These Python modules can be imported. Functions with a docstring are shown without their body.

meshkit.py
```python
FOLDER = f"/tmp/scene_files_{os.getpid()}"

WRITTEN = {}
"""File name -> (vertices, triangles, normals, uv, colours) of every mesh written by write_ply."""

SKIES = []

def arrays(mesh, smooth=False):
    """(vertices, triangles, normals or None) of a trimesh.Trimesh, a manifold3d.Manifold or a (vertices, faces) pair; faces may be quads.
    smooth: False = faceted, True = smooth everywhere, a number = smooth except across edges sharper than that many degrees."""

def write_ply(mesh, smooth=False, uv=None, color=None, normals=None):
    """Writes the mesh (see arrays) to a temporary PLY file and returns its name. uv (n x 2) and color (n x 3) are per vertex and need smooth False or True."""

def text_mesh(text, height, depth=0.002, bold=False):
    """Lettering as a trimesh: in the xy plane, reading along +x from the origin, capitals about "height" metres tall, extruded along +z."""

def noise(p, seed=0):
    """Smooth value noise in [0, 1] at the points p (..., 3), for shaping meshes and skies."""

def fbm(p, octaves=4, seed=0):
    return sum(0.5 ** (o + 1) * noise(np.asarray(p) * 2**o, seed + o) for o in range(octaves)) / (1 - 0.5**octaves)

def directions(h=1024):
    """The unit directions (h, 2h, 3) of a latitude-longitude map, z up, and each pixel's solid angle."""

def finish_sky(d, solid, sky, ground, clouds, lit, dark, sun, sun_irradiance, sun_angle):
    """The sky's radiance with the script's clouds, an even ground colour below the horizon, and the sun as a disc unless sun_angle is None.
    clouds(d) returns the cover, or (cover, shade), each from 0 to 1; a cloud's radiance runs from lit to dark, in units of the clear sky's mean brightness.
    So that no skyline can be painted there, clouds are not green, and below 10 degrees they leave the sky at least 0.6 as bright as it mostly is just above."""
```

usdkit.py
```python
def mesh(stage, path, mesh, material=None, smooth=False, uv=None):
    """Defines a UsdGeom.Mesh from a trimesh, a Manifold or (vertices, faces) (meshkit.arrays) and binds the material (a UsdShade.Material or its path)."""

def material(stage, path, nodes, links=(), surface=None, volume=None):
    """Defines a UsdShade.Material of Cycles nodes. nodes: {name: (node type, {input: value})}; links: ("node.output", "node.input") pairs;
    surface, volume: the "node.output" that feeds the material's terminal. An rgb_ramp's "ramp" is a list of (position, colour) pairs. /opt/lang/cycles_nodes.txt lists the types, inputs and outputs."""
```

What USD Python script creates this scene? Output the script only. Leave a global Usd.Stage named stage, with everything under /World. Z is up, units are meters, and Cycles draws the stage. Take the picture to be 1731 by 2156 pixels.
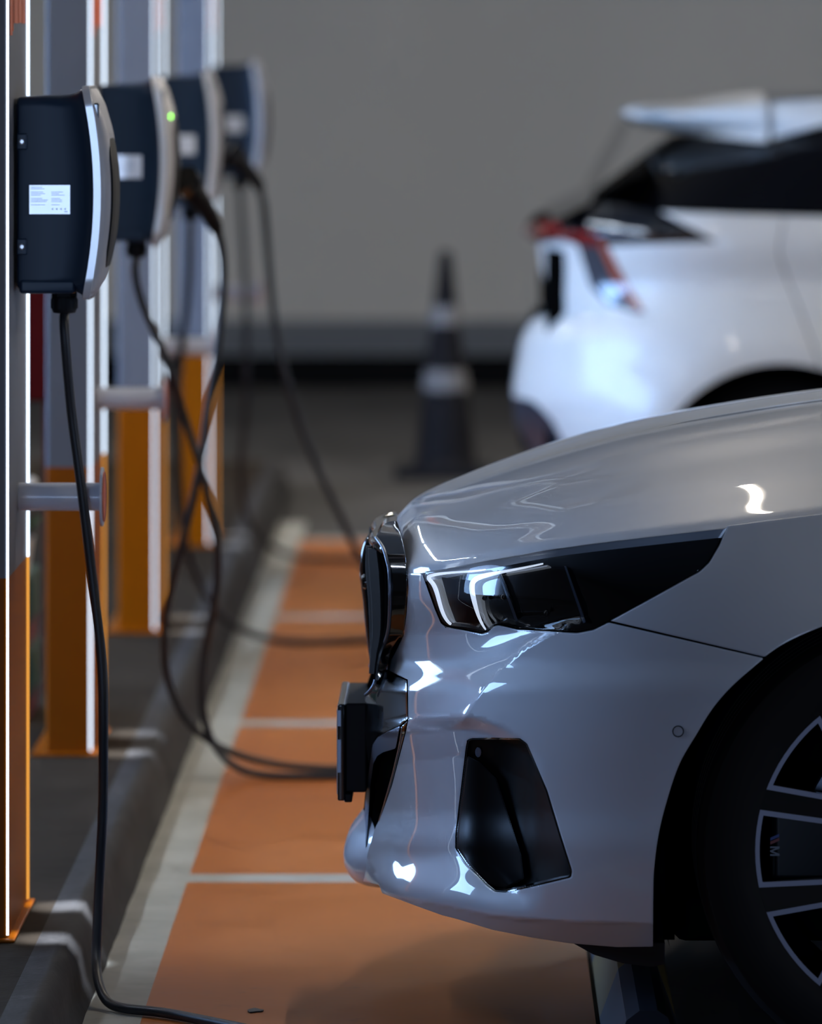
import math, random
import numpy as np, trimesh, shapely
from shapely.geometry import Polygon, LineString
from scipy.spatial import Delaunay
import usdkit, meshkit
from pxr import Usd, UsdGeom, UsdLux, UsdShade, Gf, Sdf, Vt

random.seed(5)
stage = Usd.Stage.CreateInMemory()
UsdGeom.SetStageUpAxis(stage, 'Z')
UsdGeom.SetStageMetersPerUnit(stage, 1.0)
UsdGeom.Xform.Define(stage, '/World')
UsdGeom.Scope.Define(stage, '/World/Looks')

# ---------------------------------------------------------------- camera
F = 11900.0                    # focal length in pixels of the 1731 x 2156 frame
VX, HY, EYE = 985.0, 82.0, 1.577   # where the optical axis meets the frame, eye height
APW = 24.0
cam = UsdGeom.Camera.Define(stage, '/World/camera')
cam.CreateHorizontalApertureAttr(APW)
cam.CreateVerticalApertureAttr(APW * 2156 / 1731)
cam.CreateFocalLengthAttr(F / 1731 * APW)
cam.CreateHorizontalApertureOffsetAttr(-(VX - 865.5) / 1731 * APW)
cam.CreateVerticalApertureOffsetAttr(-(1078 - HY) / 1731 * APW)
cam.CreateFStopAttr(2.9)
cam.CreateFocusDistanceAttr(8.9)
cam.CreateClippingRangeAttr(Gf.Vec2f(0.1, 200))
cx = UsdGeom.Xformable(cam)
cx.AddTranslateOp().Set(Gf.Vec3d(0, 0, EYE))
cx.AddRotateXOp().Set(90.0)
cam.CreateExposureAttr(0.0)

# ---------------------------------------------------------------- light
def rect_light(name, pos, size, aim, color, power):
    L = UsdLux.RectLight.Define(stage, '/World/' + name)
    L.CreateWidthAttr(size[0]); L.CreateHeightAttr(size[1])
    L.CreateColorAttr(Gf.Vec3f(*color)); L.CreateIntensityAttr(power)
    z = -np.array(aim, float); z /= np.linalg.norm(z)
    up = np.array([0, 0, 1.0]) if abs(z[2]) < .95 else np.array([0, 1.0, 0])
    x = np.cross(up, z); x /= np.linalg.norm(x); y = np.cross(z, x)
    m = Gf.Matrix4d(*x, 0, *y, 0, *z, 0, *pos, 1)
    UsdGeom.Xformable(L).AddTransformOp().Set(m)
    return L
DAY = (.44, .63, 1.0)
rect_light('daylight_left', (-5.7, 13.2, 1.75), (6.0, 1.8), (1, 0, 0), (.31, .54, 1.0), 18.0)
rect_light('daylight_right', (11.8, 4.0, 1.2), (3.0, 2.2), (-1, 0, 0), DAY, 9.0)
rect_light('daylight_behind', (-2.0, -8.8, 1.25), (2.4, 1.9), (0, 1, 0), DAY, 17.0)
dome = UsdLux.DomeLight.Define(stage, '/World/sky')
dome.CreateColorAttr(Gf.Vec3f(.6, .75, 1.0)); dome.CreateIntensityAttr(.2)
LAMP = 170.0       # radiance of the tube lamps
PATCH_SPOT = 150000.0  # added spots that throw the light patches at the post feet
def spot(name, pos, aim, color, power, angle):
    L = UsdLux.SphereLight.Define(stage, '/World/' + name)
    L.CreateRadiusAttr(.02); L.CreateColorAttr(Gf.Vec3f(*color)); L.CreateIntensityAttr(power)
    S = UsdLux.ShapingAPI.Apply(L.GetPrim()); S.CreateShapingConeAngleAttr(angle); S.CreateShapingConeSoftnessAttr(1.0)
    z = -np.array(aim, float); z /= np.linalg.norm(z); x = np.cross([0, 1.0, 0], z); x /= np.linalg.norm(x); y = np.cross(z, x)
    UsdGeom.Xformable(L).AddTransformOp().Set(Gf.Matrix4d(*x, 0, *y, 0, *z, 0, *pos, 1))

# ---------------------------------------------------------------- helpers
def P(px, row, Y):
    """World point seen at the pixel at depth Y (used to measure the photograph)."""
    px, row, Y = np.broadcast_arrays(np.asarray(px, float), np.asarray(row, float), np.asarray(Y, float))
    return np.stack([(px - VX) * Y / F, Y, EYE - (row - HY) * Y / F], -1)

used = {}
def numbered(parent, name):
    k = used.get((parent, name), 0); used[(parent, name)] = k + 1
    return name if k == 0 else '%s_%03d' % (name, k)
ORIGIN = {}
def tag(prim, label=None, cat=None, group=None, kind=None):
    for k, v in (('label', label), ('category', cat), ('group', group), ('kind', kind)):
        if v: prim.SetCustomDataByKey(k, v)
    return prim
def thing(name, loc, label, cat, group=None):
    path = '/World/' + numbered('/World', name)
    x = UsdGeom.Xform.Define(stage, path)
    x.AddTranslateOp().Set(Gf.Vec3d(*map(float, loc)))
    ORIGIN[path] = np.array(loc, float)
    return tag(x.GetPrim(), label, cat, group)
def obj(name, mesh, m, parent=None, smooth=30, label=None, kind=None):
    """One Mesh prim; mesh is in world coordinates: a trimesh or (v, f, n)."""
    up = str(parent.GetPath()) if parent else '/World'
    path = up + '/' + numbered(up, name)
    top = '/' + '/'.join(path.split('/')[1:3])
    o = ORIGIN.get(top, np.zeros(3))
    if isinstance(mesh, tuple) and len(mesh) == 3:
        v, f, n = mesh
        g = usdkit.mesh(stage, path, (np.asarray(v) - o, f), M[m], smooth=False)
        g.CreateNormalsAttr(Vt.Vec3fArray.FromNumpy(np.asarray(n, np.float32))); g.SetNormalsInterpolation('vertex')
    else:
        if isinstance(mesh, list): mesh = trimesh.util.concatenate(mesh)
        mesh = mesh.copy(); mesh.apply_translation(-o)
        g = usdkit.mesh(stage, path, mesh, M[m], smooth=smooth)
    return tag(g.GetPrim(), label, None, None, kind)
def struct(name, mesh, m, parent=None, smooth=30, label=None):
    return obj(name, mesh, m, parent, smooth, label, None if parent else 'structure')

def bx(x0, x1, y0, y1, z0, z1, r=0.0):
    if r > 0:
        import manifold3d as m3
        s = [m3.Manifold.sphere(r, 12).translate([x, y, z]) for x in (x0 + r, x1 - r) for y in (y0 + r, y1 - r) for z in (z0 + r, z1 - r)]
        h = m3.Manifold.batch_hull(s).to_mesh()
        return trimesh.Trimesh(h.vert_properties[:, :3], h.tri_verts)
    b = trimesh.creation.box([x1 - x0, y1 - y0, z1 - z0]); b.apply_translation([(x0 + x1) / 2, (y0 + y1) / 2, (z0 + z1) / 2]); return b
def cyl(a, b, r, n=24, r2=None):
    a, b = np.array(a, float), np.array(b, float)
    return tube([a, b], [r, r if r2 is None else r2], n)
def frames(p):
    t = np.gradient(p, axis=0) if len(p) > 2 else np.repeat((p[1] - p[0])[None], 2, 0)
    t /= np.linalg.norm(t, axis=1, keepdims=True)
    u = np.cross(t[0], [0, 0, 1.0]); 
    if np.linalg.norm(u) < .1: u = np.cross(t[0], [0, 1.0, 0])
    u /= np.linalg.norm(u); us = []
    for k in range(len(p)):
        u = u - t[k] * (u @ t[k]); u /= np.linalg.norm(u); us.append(u)
    us = np.array(us); return us, np.cross(t, us)
def sweep(p, prof, closed_ends=True):
    """prof: (n,2) closed outline or (len(p), n, 2)."""
    p = np.asarray(p, float); u, w = frames(p); prof = np.asarray(prof, float)
    if prof.ndim == 2: prof = np.repeat(prof[None], len(p), 0)
    n = prof.shape[1]
    v = (p[:, None] + prof[..., :1] * u[:, None] + prof[..., 1:] * w[:, None]).reshape(-1, 3)
    f = []
    for i in range(len(p) - 1):
        for j in range(n):
            a, b = i * n + j, i * n + (j + 1) % n
            f += [[a, b, b + n], [a, b + n, a + n]]
    if closed_ends:
        v = np.vstack([v, p[:1], p[-1:]]); c0, c1 = len(v) - 2, len(v) - 1; e = (len(p) - 1) * n
        for j in range(n):
            f += [[c0, (j + 1) % n, j], [c1, e + j, e + (j + 1) % n]]
    m = trimesh.Trimesh(v, np.array(f), process=False)
    if m.volume < 0: m.invert()
    return m
def ring(n, r=1.0):
    a = np.arange(n) * 2 * np.pi / n; return np.stack([np.cos(a), np.sin(a)], 1) * r
def tube(p, r, n=12):
    p = np.asarray(p, float); r = np.broadcast_to(np.asarray(r, float), (len(p),))
    return sweep(p, ring(n)[None] * r[:, None, None])
def spline(pts, n):
    """Centripetal-ish smooth curve through the points, n samples."""
    from scipy.interpolate import PchipInterpolator, CubicSpline
    pts = np.asarray(pts, float); d = np.r_[0, np.cumsum(np.sqrt(np.linalg.norm(np.diff(pts, axis=0), axis=1)) )]
    return CubicSpline(d, pts)(np.linspace(0, d[-1], n))
def lathe(prof, axis, centre, n=48):
    """prof: (r, h) along axis from centre."""
    prof = np.asarray(prof, float)
    m = trimesh.creation.revolve(prof, sections=n)
    if m.volume < 0: m.invert()
    m.apply_transform(trimesh.geometry.align_vectors([0, 0, 1], axis)); m.apply_translation(centre); return m
def extrude(poly, h, T):
    """shapely polygon extruded by h then placed with the columns of T (3x4)."""
    m = trimesh.creation.extrude_polygon(poly, h, engine='earcut'); A = np.eye(4); A[:3] = T; m.apply_transform(A)
    if m.volume < 0: m.invert()
    return m
def interp(pts):
    pts = np.array(sorted(pts), float); return lambda q: np.interp(q, pts[:, 0], pts[:, 1])
def pinterp(pts):
    from scipy.interpolate import PchipInterpolator
    pts = np.array(sorted(pts), float); f = PchipInterpolator(pts[:, 0], pts[:, 1]); return lambda q: f(np.clip(q, pts[0, 0], pts[-1, 0]))
def sstep(a, b, x):
    t = np.clip((x - a) / (b - a), 0, 1); return t * t * (3 - 2 * t)
def resample(line, step):
    L = LineString(line); n = max(2, int(L.length / step) + 1)
    return np.array([L.interpolate(d).coords[0] for d in np.linspace(0, L.length, n)])

def panel(poly, field, thick=.012, r=4.0, step=9.0, guides=(), mirror=None, px_m=1352.0):
    """A sheet-metal panel: outline poly measured in the photo's pixels, depth field(px, row); edges rounded over r pixels and returned by thick metres.
    Returns (v, f, n); mirror = y of the car's mid plane gives the panel of the other side."""
    pg = (poly if hasattr(poly, 'geom_type') else Polygon(poly)).buffer(0)
    if pg.geom_type != 'Polygon': pg = max(pg.geoms, key=lambda g: g.area)
    pg = shapely.geometry.polygon.orient(pg)
    bd = pg.boundary; shapely.prepare(bd); shapely.prepare(pg)
    def Fd(q):
        y = field(q[:, 0], q[:, 1])
        if r > 0:
            d = shapely.distance(shapely.points(q), bd); t = np.clip(1 - d / r, 0, 1)
            y = y + (1 - np.sqrt(np.clip(1 - t * t, 0, 1))) * r / px_m * .7
        return y
    rings = [resample(np.array(g.coords), min(step, 5.0))[:-1] for g in [pg.exterior, *pg.interiors]]
    pts = list(rings)
    if r > 0:
        for k in (.3, .65, 1.05):
            g = pg.buffer(-r * k)
            for h in getattr(g, 'geoms', [g]):
                if not h.is_empty: pts += [resample(np.array(e.coords), 5.0)[:-1] for e in [h.exterior, *h.interiors]]
    x0, y0, x1, y1 = pg.bounds
    gx, gy = np.meshgrid(np.arange(x0, x1, step), np.arange(y0, y1, step * .87)); gx = gx + (np.arange(gx.shape[0]) % 2)[:, None] * step / 2
    q = np.stack([gx.ravel(), gy.ravel()], 1)
    q = q[shapely.contains_xy(pg, q[:, 0], q[:, 1])]
    q = q[shapely.distance(shapely.points(q), bd) > r * 1.05 + min(step, 9) * .45]
    for g in guides:
        g = resample(g, 5.0); g = g[shapely.contains_xy(pg, g[:, 0], g[:, 1])]
        if len(g):
            g = g[shapely.distance(shapely.points(g), bd) > r * 1.05 + 2]
            if len(g) > 1:
                q = q[shapely.distance(shapely.points(q), LineString(g)) > step * .45]; pts.append(g)
    pts = np.vstack(pts + [q])
    tri = Delaunay(pts).simplices
    c = pts[tri].mean(1); tri = tri[shapely.contains_xy(pg, c[:, 0], c[:, 1])]
    a = pts[tri]; ar = (a[:, 1, 0] - a[:, 0, 0]) * (a[:, 2, 1] - a[:, 0, 1]) - (a[:, 1, 1] - a[:, 0, 1]) * (a[:, 2, 0] - a[:, 0, 0])
    tri, ar = tri[np.abs(ar) > .2], ar[np.abs(ar) > .2]
    v = P(pts[:, 0], pts[:, 1], Fd(pts)); e = .7
    def W(dx, dy):
        s = pts + [dx, dy]; return P(s[:, 0], s[:, 1], Fd(s))
    n = np.cross(W(0, e) - W(0, -e), W(e, 0) - W(-e, 0)); n /= np.linalg.norm(n, axis=1, keepdims=True)
    n *= -np.sign((n * (v - [0, 0, EYE])).sum(1, keepdims=True))
    fn = np.cross(v[tri[:, 1]] - v[tri[:, 0]], v[tri[:, 2]] - v[tri[:, 0]])
    bad = (fn * (v[tri[:, 0]] - [0, 0, EYE])).sum(1) > 0; tri[bad] = tri[bad][:, ::-1]
    V, N, T = [v], [n], [tri]
    if thick:
        at0, base = 0, len(v)
        for e_ in rings:
            m = len(e_); up = v[at0:at0 + m]; lo = up + [0, thick, 0]; at0 += m
            t2 = np.roll(e_, -1, 0) - np.roll(e_, 1, 0); on = np.stack([t2[:, 1], 0 * t2[:, 0], t2[:, 0]], 1)   # outward in the picture: right of the ring's run (rows down)
            on /= np.linalg.norm(on, axis=1, keepdims=True) + 1e-12
            on[:, 2] *= 1
            k = np.arange(m); c3 = (k + 1) % m
            st = np.vstack([np.stack([k, c3, c3 + m], 1), np.stack([k, c3 + m, k + m], 1)]); side = np.vstack([up, lo])
            f0 = np.cross(side[st[:, 1]] - side[st[:, 0]], side[st[:, 2]] - side[st[:, 0]])
            sn = np.vstack([on, on]); flip = (f0 * sn[st[:, 0]]).sum(1) < 0; st[flip] = st[flip][:, ::-1]
            V.append(side); N.append(sn); T.append(st + base); base += 2 * m
    V, N, T = np.vstack(V), np.vstack(N), np.vstack(T)
    if mirror is not None:
        V = V * [1, -1, 1] + [0, 2 * mirror, 0]; N = N * [1, -1, 1]; T = T[:, ::-1]
    return V, T, N
def curve_on(pts, field, n=40, off=0.0):
    q = spline(pts, n); return P(q[:, 0], q[:, 1], field(q[:, 0], q[:, 1]) + off)

# ---------------------------------------------------------------- materials
M = {}
def mat(name, color, rough=.5, metal=0.0, coat=0.0, coat_rough=.03, spec=None, noise=None, bump=None, **kw):
    nodes = {'p': ('principled_bsdf', dict(base_color=color, roughness=rough, metallic=metal, coat_weight=coat, coat_roughness=coat_rough, **kw))}
    links = []
    if noise:           # (second colour, scale, low, high)
        c2, sc, lo, hi = noise
        nodes.update(t=('texture_coordinate', {}), mp=('mapping', {'scale': sc if np.ndim(sc) else (sc,) * 3}), n=('noise_texture', {'scale': 1.0, 'detail': 5.0, 'roughness': .6}),
                     r=('rgb_ramp', {'ramp': [(lo, color), (hi, c2)]}))
        links += [('t.object', 'mp.vector'), ('mp.vector', 'n.vector'), ('n.fac', 'r.fac'), ('r.color', 'p.base_color')]
    if bump:            # (scale, strength, distance)
        nodes.update(tb=('texture_coordinate', {}), nb=('noise_texture', {'scale': bump[0], 'detail': 4.0}), b=('bump', {'strength': bump[1], 'distance': bump[2]}))
        links += [('tb.object', 'nb.vector'), ('nb.fac', 'b.height'), ('b.normal', 'p.normal')]
    M[name] = usdkit.material(stage, '/World/Looks/' + name, nodes, links, surface='p.BSDF')
def emit(name, color, strength):
    M[name] = usdkit.material(stage, '/World/Looks/' + name, {'e': ('emission', {'color': color, 'strength': strength})}, surface='e.emission')

mat('car_paint', (.50, .535, .60), .45, coat=1.0, coat_rough=.02)
mat('hatch_paint', (.72, .69, .64), .45, coat=.4, coat_rough=.05)
mat('gloss_black', (.004, .004, .005), .12, coat=1.0, coat_rough=.02)
mat('piano_black', (.006, .007, .009), .18, coat=1.0, coat_rough=.015)
mat('matt_black', (.006, .006, .008), .6, specular_ior_level=.25)
mat('liner_black', (.003, .003, .003), .9, specular_ior_level=.0)
mat('rubber', (.004, .004, .005), .75, specular_ior_level=.2)
mat('cable_rubber', (.016, .018, .024), .42)
mat('trim_grey', (.22, .26, .34), .3, metal=.6)
mat('chrome', (.75, .78, .82), .1, metal=1.0)
mat('machined', (.20, .20, .25), .4, metal=.8)
mat('guide', (.85, .9, 1.0), .2, coat=1.0, emission_color=(.75, .85, 1.0), emission_strength=.9)  # unlit part; the emission stands in for its bright reflection
mat('guide_dim', (.10, .13, .19), .3)
mat('lamp_inner', (.012, .006, .008), .5, specular_ior_level=.1)
mat('charger_black', (.012, .030, .064), .36, specular_ior_level=.3)
mat('charger_white', (.78, .80, .84), .25, metal=.10, coat=1.0, coat_rough=.10)
mat('charger_grey', (.42, .42, .45), .4)
mat('label_foil', (.92, .93, .95), .25, metal=.12, coat=1.0)
mat('label_white', (.8, .8, .8), .5)
mat('print_grey', (.35, .40, .50), .6)
mat('screw_steel', (.6, .6, .62), .3, metal=1.0)
mat('pipe_paint', (.78, .82, .95), .35, noise=((.12, .12, .15), (14, 14, 40), .62, .74), coat=.3)
mat('orange_print', (.62, .10, .02), .4)
mat('wall_paint', (.70, .63, .515), .8, noise=((.63, .57, .465), .6, .3, .7))
mat('wall_band', (.17, .17, .165), .8)
mat('kerb_black', (.008, .008, .008), .9, specular_ior_level=.0)
mat('ceiling_paint', (.14, .14, .14), .9)
mat('dark_wall', (.05, .05, .055), .9)
mat('cone_black', (.008, .008, .011), .7, specular_ior_level=.15)
mat('cone_band', (.17, .17, .18), .6)
mat('red_paint', (.06, .0008, .001), .6, specular_ior_level=.1)
mat('green_crate', (.004, .045, .022), .5)
mat('red_crate', (.10, .006, .010), .5)
mat('leaf', (.03, .12, .03), .5)
mat('pot_white', (.55, .55, .55), .5)
mat('tail_red', (.22, .012, .012), .15, coat=1.0)
mat('tail_dark', (.05, .05, .06), .2, coat=1.0)
mat('tail_orange', (.35, .07, .03), .2, coat=1.0)
mat('cladding', (.02, .026, .04), .45)
mat('caliper_blue', (.002, .003, .006), .4, specular_ior_level=.25)
mat('logo_blue', (.006, .03, .2), .4)
mat('logo_red', (.18, .01, .01), .4)
mat('logo_white', (.15, .16, .19), .4)
mat('lamp_body', (.6, .6, .6), .5)
emit('led_green', (.25, 1.0, .05), 16.0)
emit('led_blue', (.10, .25, 1.0), 2.0)
emit('tube_glow', (1.0, .90, .75), LAMP)
emit('wall_glow', (1.0, .92, .82), LAMP * 2.1)
emit('batten_glow', (.72, .84, 1.0), LAMP * .8)

def zpaint(name, below, above, z, rough, coat, metal=0.0):
    """Two coats of paint on a post: one up to the height z, the other above it."""
    M[name] = usdkit.material(stage, '/World/Looks/' + name, {
        'g': ('geometry', {}), 's': ('separate_xyz', {}), 'm': ('math', {'math_type': 'greater_than', 'value2': z}), 'c': ('mix', {'color1': below, 'color2': above}),
        'p': ('principled_bsdf', {'roughness': rough, 'coat_weight': coat, 'coat_roughness': .04, 'metallic': metal, 'specular_ior_level': .08})},
        [('g.position', 's.vector'), ('s.z', 'm.value1'), ('m.value', 'c.fac'), ('c.color', 'p.base_color')], surface='p.BSDF')
zpaint('post_paint', (.30, .074, .0), (.17, .175, .20), .694, .42, .0)
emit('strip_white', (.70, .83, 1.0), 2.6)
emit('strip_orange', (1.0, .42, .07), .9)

def floor_mat(name, c1, c2, c3, rough, sx, spec=.08, relief=.25):
    """Worn floor: two scales of stains and fine bump."""
    M[name] = usdkit.material(stage, '/World/Looks/' + name, {
        't': ('texture_coordinate', {}), 'mp': ('mapping', {'scale': sx}), 'n': ('noise_texture', {'scale': 1.0, 'detail': 6.0, 'roughness': .65, 'distortion': .6}),
        'r': ('rgb_ramp', {'ramp': [(.32, c1), (.62, c2)]}), 'n2': ('noise_texture', {'scale': 9.0, 'detail': 6.0, 'roughness': .7}), 'r2': ('rgb_ramp', {'ramp': [(.60, (0, 0, 0)), (.74, (1, 1, 1))]}),
        'x': ('mix', {'color2': c3}), 'k': ('math', {'math_type': 'multiply', 'value2': .55}), 'rr': ('map_range', {'to_min': rough - .12, 'to_max': rough + .15}),
        'b': ('bump', {'strength': relief, 'distance': .004}), 'p': ('principled_bsdf', {'specular_ior_level': spec})},
        [('t.object', 'mp.vector'), ('mp.vector', 'n.vector'), ('n.fac', 'r.fac'), ('t.object', 'n2.vector'), ('n2.fac', 'r2.fac'), ('r2.color', 'k.value1'), ('k.value', 'x.fac'), ('r.color', 'x.color1'), ('x.color', 'p.base_color'),
         ('n.fac', 'rr.value'), ('rr.result', 'p.roughness'), ('n2.fac', 'b.height'), ('b.normal', 'p.normal')], surface='p.BSDF')
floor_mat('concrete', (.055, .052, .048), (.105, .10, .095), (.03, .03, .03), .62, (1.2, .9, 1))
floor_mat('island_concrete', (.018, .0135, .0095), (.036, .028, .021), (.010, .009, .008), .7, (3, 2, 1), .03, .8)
floor_mat('kerb_concrete', (.025, .024, .025), (.06, .057, .057), (.13, .125, .12), .65, (9, 4, 9), .08, 1.0)
floor_mat('orange_floor', (.42, .115, .012), (.50, .155, .032), (.24, .085, .035), .42, (2.2, 3.2, 1), .3)
floor_mat('line_white', (.34, .335, .29), (.47, .46, .41), (.14, .135, .12), .5, (4, 6, 1))
def stripes(name, c1, c2, period, axis):
    M[name] = usdkit.material(stage, '/World/Looks/' + name, {
        'g': ('geometry', {}), 's': ('separate_xyz', {}), 'm': ('math', {'math_type': 'multiply_add', 'value2': 1 / period, 'value3': .25 / period}), 'f': ('math', {'math_type': 'fraction'}), 'c': ('math', {'math_type': 'greater_than', 'value2': .5}),
        'x': ('mix', {'color1': c1, 'color2': c2}), 'p': ('principled_bsdf', {'roughness': .6, 'specular_ior_level': .1})},
        [('g.position', 's.vector'), ('s.' + axis, 'm.value1'), ('m.value', 'f.value1'), ('f.value', 'c.value1'), ('c.value', 'x.fac'), ('x.color', 'p.base_color')], surface='p.BSDF')
stripes('stop_paint', (.018, .021, .032), (.11, .068, .012), 1.1, 'y')
def clear(name, ior=1.5):
    M[name] = usdkit.material(stage, '/World/Looks/' + name, {'f': ('fresnel', {'IOR': ior}), 't': ('transparent_bsdf', {'color': (.85, .87, .9)}), 'g': ('glossy_bsdf', {'roughness': .01, 'color': (1, 1, 1)}), 'm': ('mix_closure', {})},
        [('f.fac', 'm.fac'), ('t.BSDF', 'm.closure1'), ('g.BSDF', 'm.closure2')], surface='m.closure')
clear('lamp_glass', 1.2)
mat('tinted_glass', (.003, .003, .004), .08, specular_ior_level=.25)

# ---------------------------------------------------------------- the hall
XL, XR, YB, YW, ZC = -6.0, 12.0, -9.0, 26.0, 3.3
YI = 19.8      # where the island ends
fl = struct('floor', [bx(-.625, XR, YB, YI, -.2, 0), bx(XL, XR, YI, YW, -.2, 0)], 'concrete')
def flat(x0, x1, y0, y1, z): return bx(x0, x1, y0, y1, z - .004, z)
BAY = [8.2, 10.6, 13.0, 15.4, 17.8]
for a, b in zip([5.8] + BAY[:-1], BAY):
    struct('orange_paint', flat(-.524, .205, a + .05, b - .05, .003), 'orange_floor', fl, smooth=False)
for b in BAY:
    struct('bay_line', flat(-.524, .205, b - .05, b + .05, .0032), 'line_white', fl, smooth=False)
struct('edge_line', flat(-.626, -.524, 5.8, 18.4, .0031), 'line_white', fl, smooth=False)
# charging island: raised slab with a rough kerb
kn = 260; ys = np.linspace(YB, YI, kn); 
prof = np.array([(-.61, -.01), (-.628, .03), (-.64, .075), (-.655, .099), (-.67, .101), (-.705, .1002)])
kv = []
for i, y in enumerate(ys):
    q = np.column_stack([prof[:, 0], np.full(6, y), prof[:, 1]])
    nn = meshkit.fbm(np.column_stack([q[:, 0] * 9, q[:, 1] * 7, q[:, 2] * 30]), 4, 3) - .5
    q[:4, 0] += nn[:4] * .012; q[2:5, 2] += nn[2:5] * .006; kv.append(q)
kv = np.vstack(kv); kf = []
for i in range(kn - 1):
    for j in range(5):
        a = i * 6 + j; kf += [[a, a + 1, a + 7], [a, a + 7, a + 6]]
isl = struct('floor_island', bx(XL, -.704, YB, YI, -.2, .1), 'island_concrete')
kb = trimesh.Trimesh(kv, np.array(kf), process=False)
if kb.face_normals[:, 0].mean() < 0: kb.invert()
struct('kerb', kb, 'kerb_concrete', isl, smooth=True)
wb = struct('wall_back', bx(XL, XR, YW, YW + .25, 0, ZC), 'wall_paint')
struct('painted_band', bx(XL, XR, YW - .012, YW, .13, .285), 'wall_band', wb)
bb = struct('baseboard_back', bx(XL, XR, YW - .42, YW, 0, .125, .02), 'kerb_black')
struct('ceiling', bx(XL - .3, XR + .3, YB, YW + .25, ZC, ZC + .2), 'ceiling_paint')
struct('wall_behind', [bx(XL, -3.25, YB - .25, YB, 0, ZC), bx(-.75, XR, YB - .25, YB, 0, ZC), bx(-3.25, -.75, YB - .25, YB, 2.25, ZC), bx(-3.25, -.75, YB - .25, YB, 0, .25)], 'dark_wall')
def wall_x(name, x, y0, y1, z0, z1, o):
    """Side wall of an open-sided garage with one opening (y0..y1, z0..z1)."""
    t = .2
    w = struct(name, [bx(x - t, x, YB, y0, 0, ZC), bx(x - t, x, y1, YW, 0, ZC), bx(x - t, x, y0, y1, 0, z0), bx(x - t, x, y0, y1, z1, ZC)], 'dark_wall')
wall_x('wall_left', XL, 10.1, 16.3, .8, 2.7, 1)
wall_x('wall_right', XR + .2, 2.3, 5.7, .1, 2.5, -1)

# ---------------------------------------------------------------- ceiling lamps
def tube_lamp(x, y, L, label, along='y', z=3.0, glow='tube_glow'):
    t = thing('ceiling_tube_lamp', (x, y, z), label, 'lamp', 'tube lamps under the ceiling')
    d = np.array([0, L / 2, 0]) if along == 'y' else np.array([L / 2, 0, 0]); c = np.array([x, y, z])
    w = np.array([.03, 0, 0]) if along == 'y' else np.array([0, .03, 0])
    lo, hi = c - d - w, c + d + w
    obj('housing', bx(lo[0], hi[0], lo[1], hi[1], z, z + .05), 'lamp_body', t)
    obj('tube', cyl(c - d * .97 - [0, 0, .015], c + d * .97 - [0, 0, .015], .014, 10), glow, t, smooth=True)
    for s in (-.6, .6): obj('hanger', cyl(c + d * s + [0, 0, .05], c + d * s + [0, 0, ZC - z], .006, 6), 'lamp_body', t)
for x, y, lb in [(3.4, 7.5, 'tube lamp over the driving lane level with the front car'), (3.6, 13.5, 'tube lamp over the driving lane level with the hatchback'), (-2.6, 19.0, 'tube lamp over the island short of the back wall'),
                 (1.2, 19.5, 'tube lamp above the cone short of the back wall'), (5.0, 20.0, 'tube lamp over the far end of the driving lane'), (.2, 11.6, 'tube lamp over the bay between the two cars'), (2.2, 12.2, 'tube lamp over the hatchback side of the bay between the cars')]:
    tube_lamp(x, y, 1.5, lb, glow='wall_glow' if y > 18 else 'tube_glow')
for k in range(3):
    tube_lamp(-2.5, 10.4 + 2.9 * k, 2.7, ['batten lamp over the walkway nearest the camera', 'second batten lamp over the walkway', 'farthest batten lamp over the walkway'][k], z=2.7, glow='batten_glow')

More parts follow.
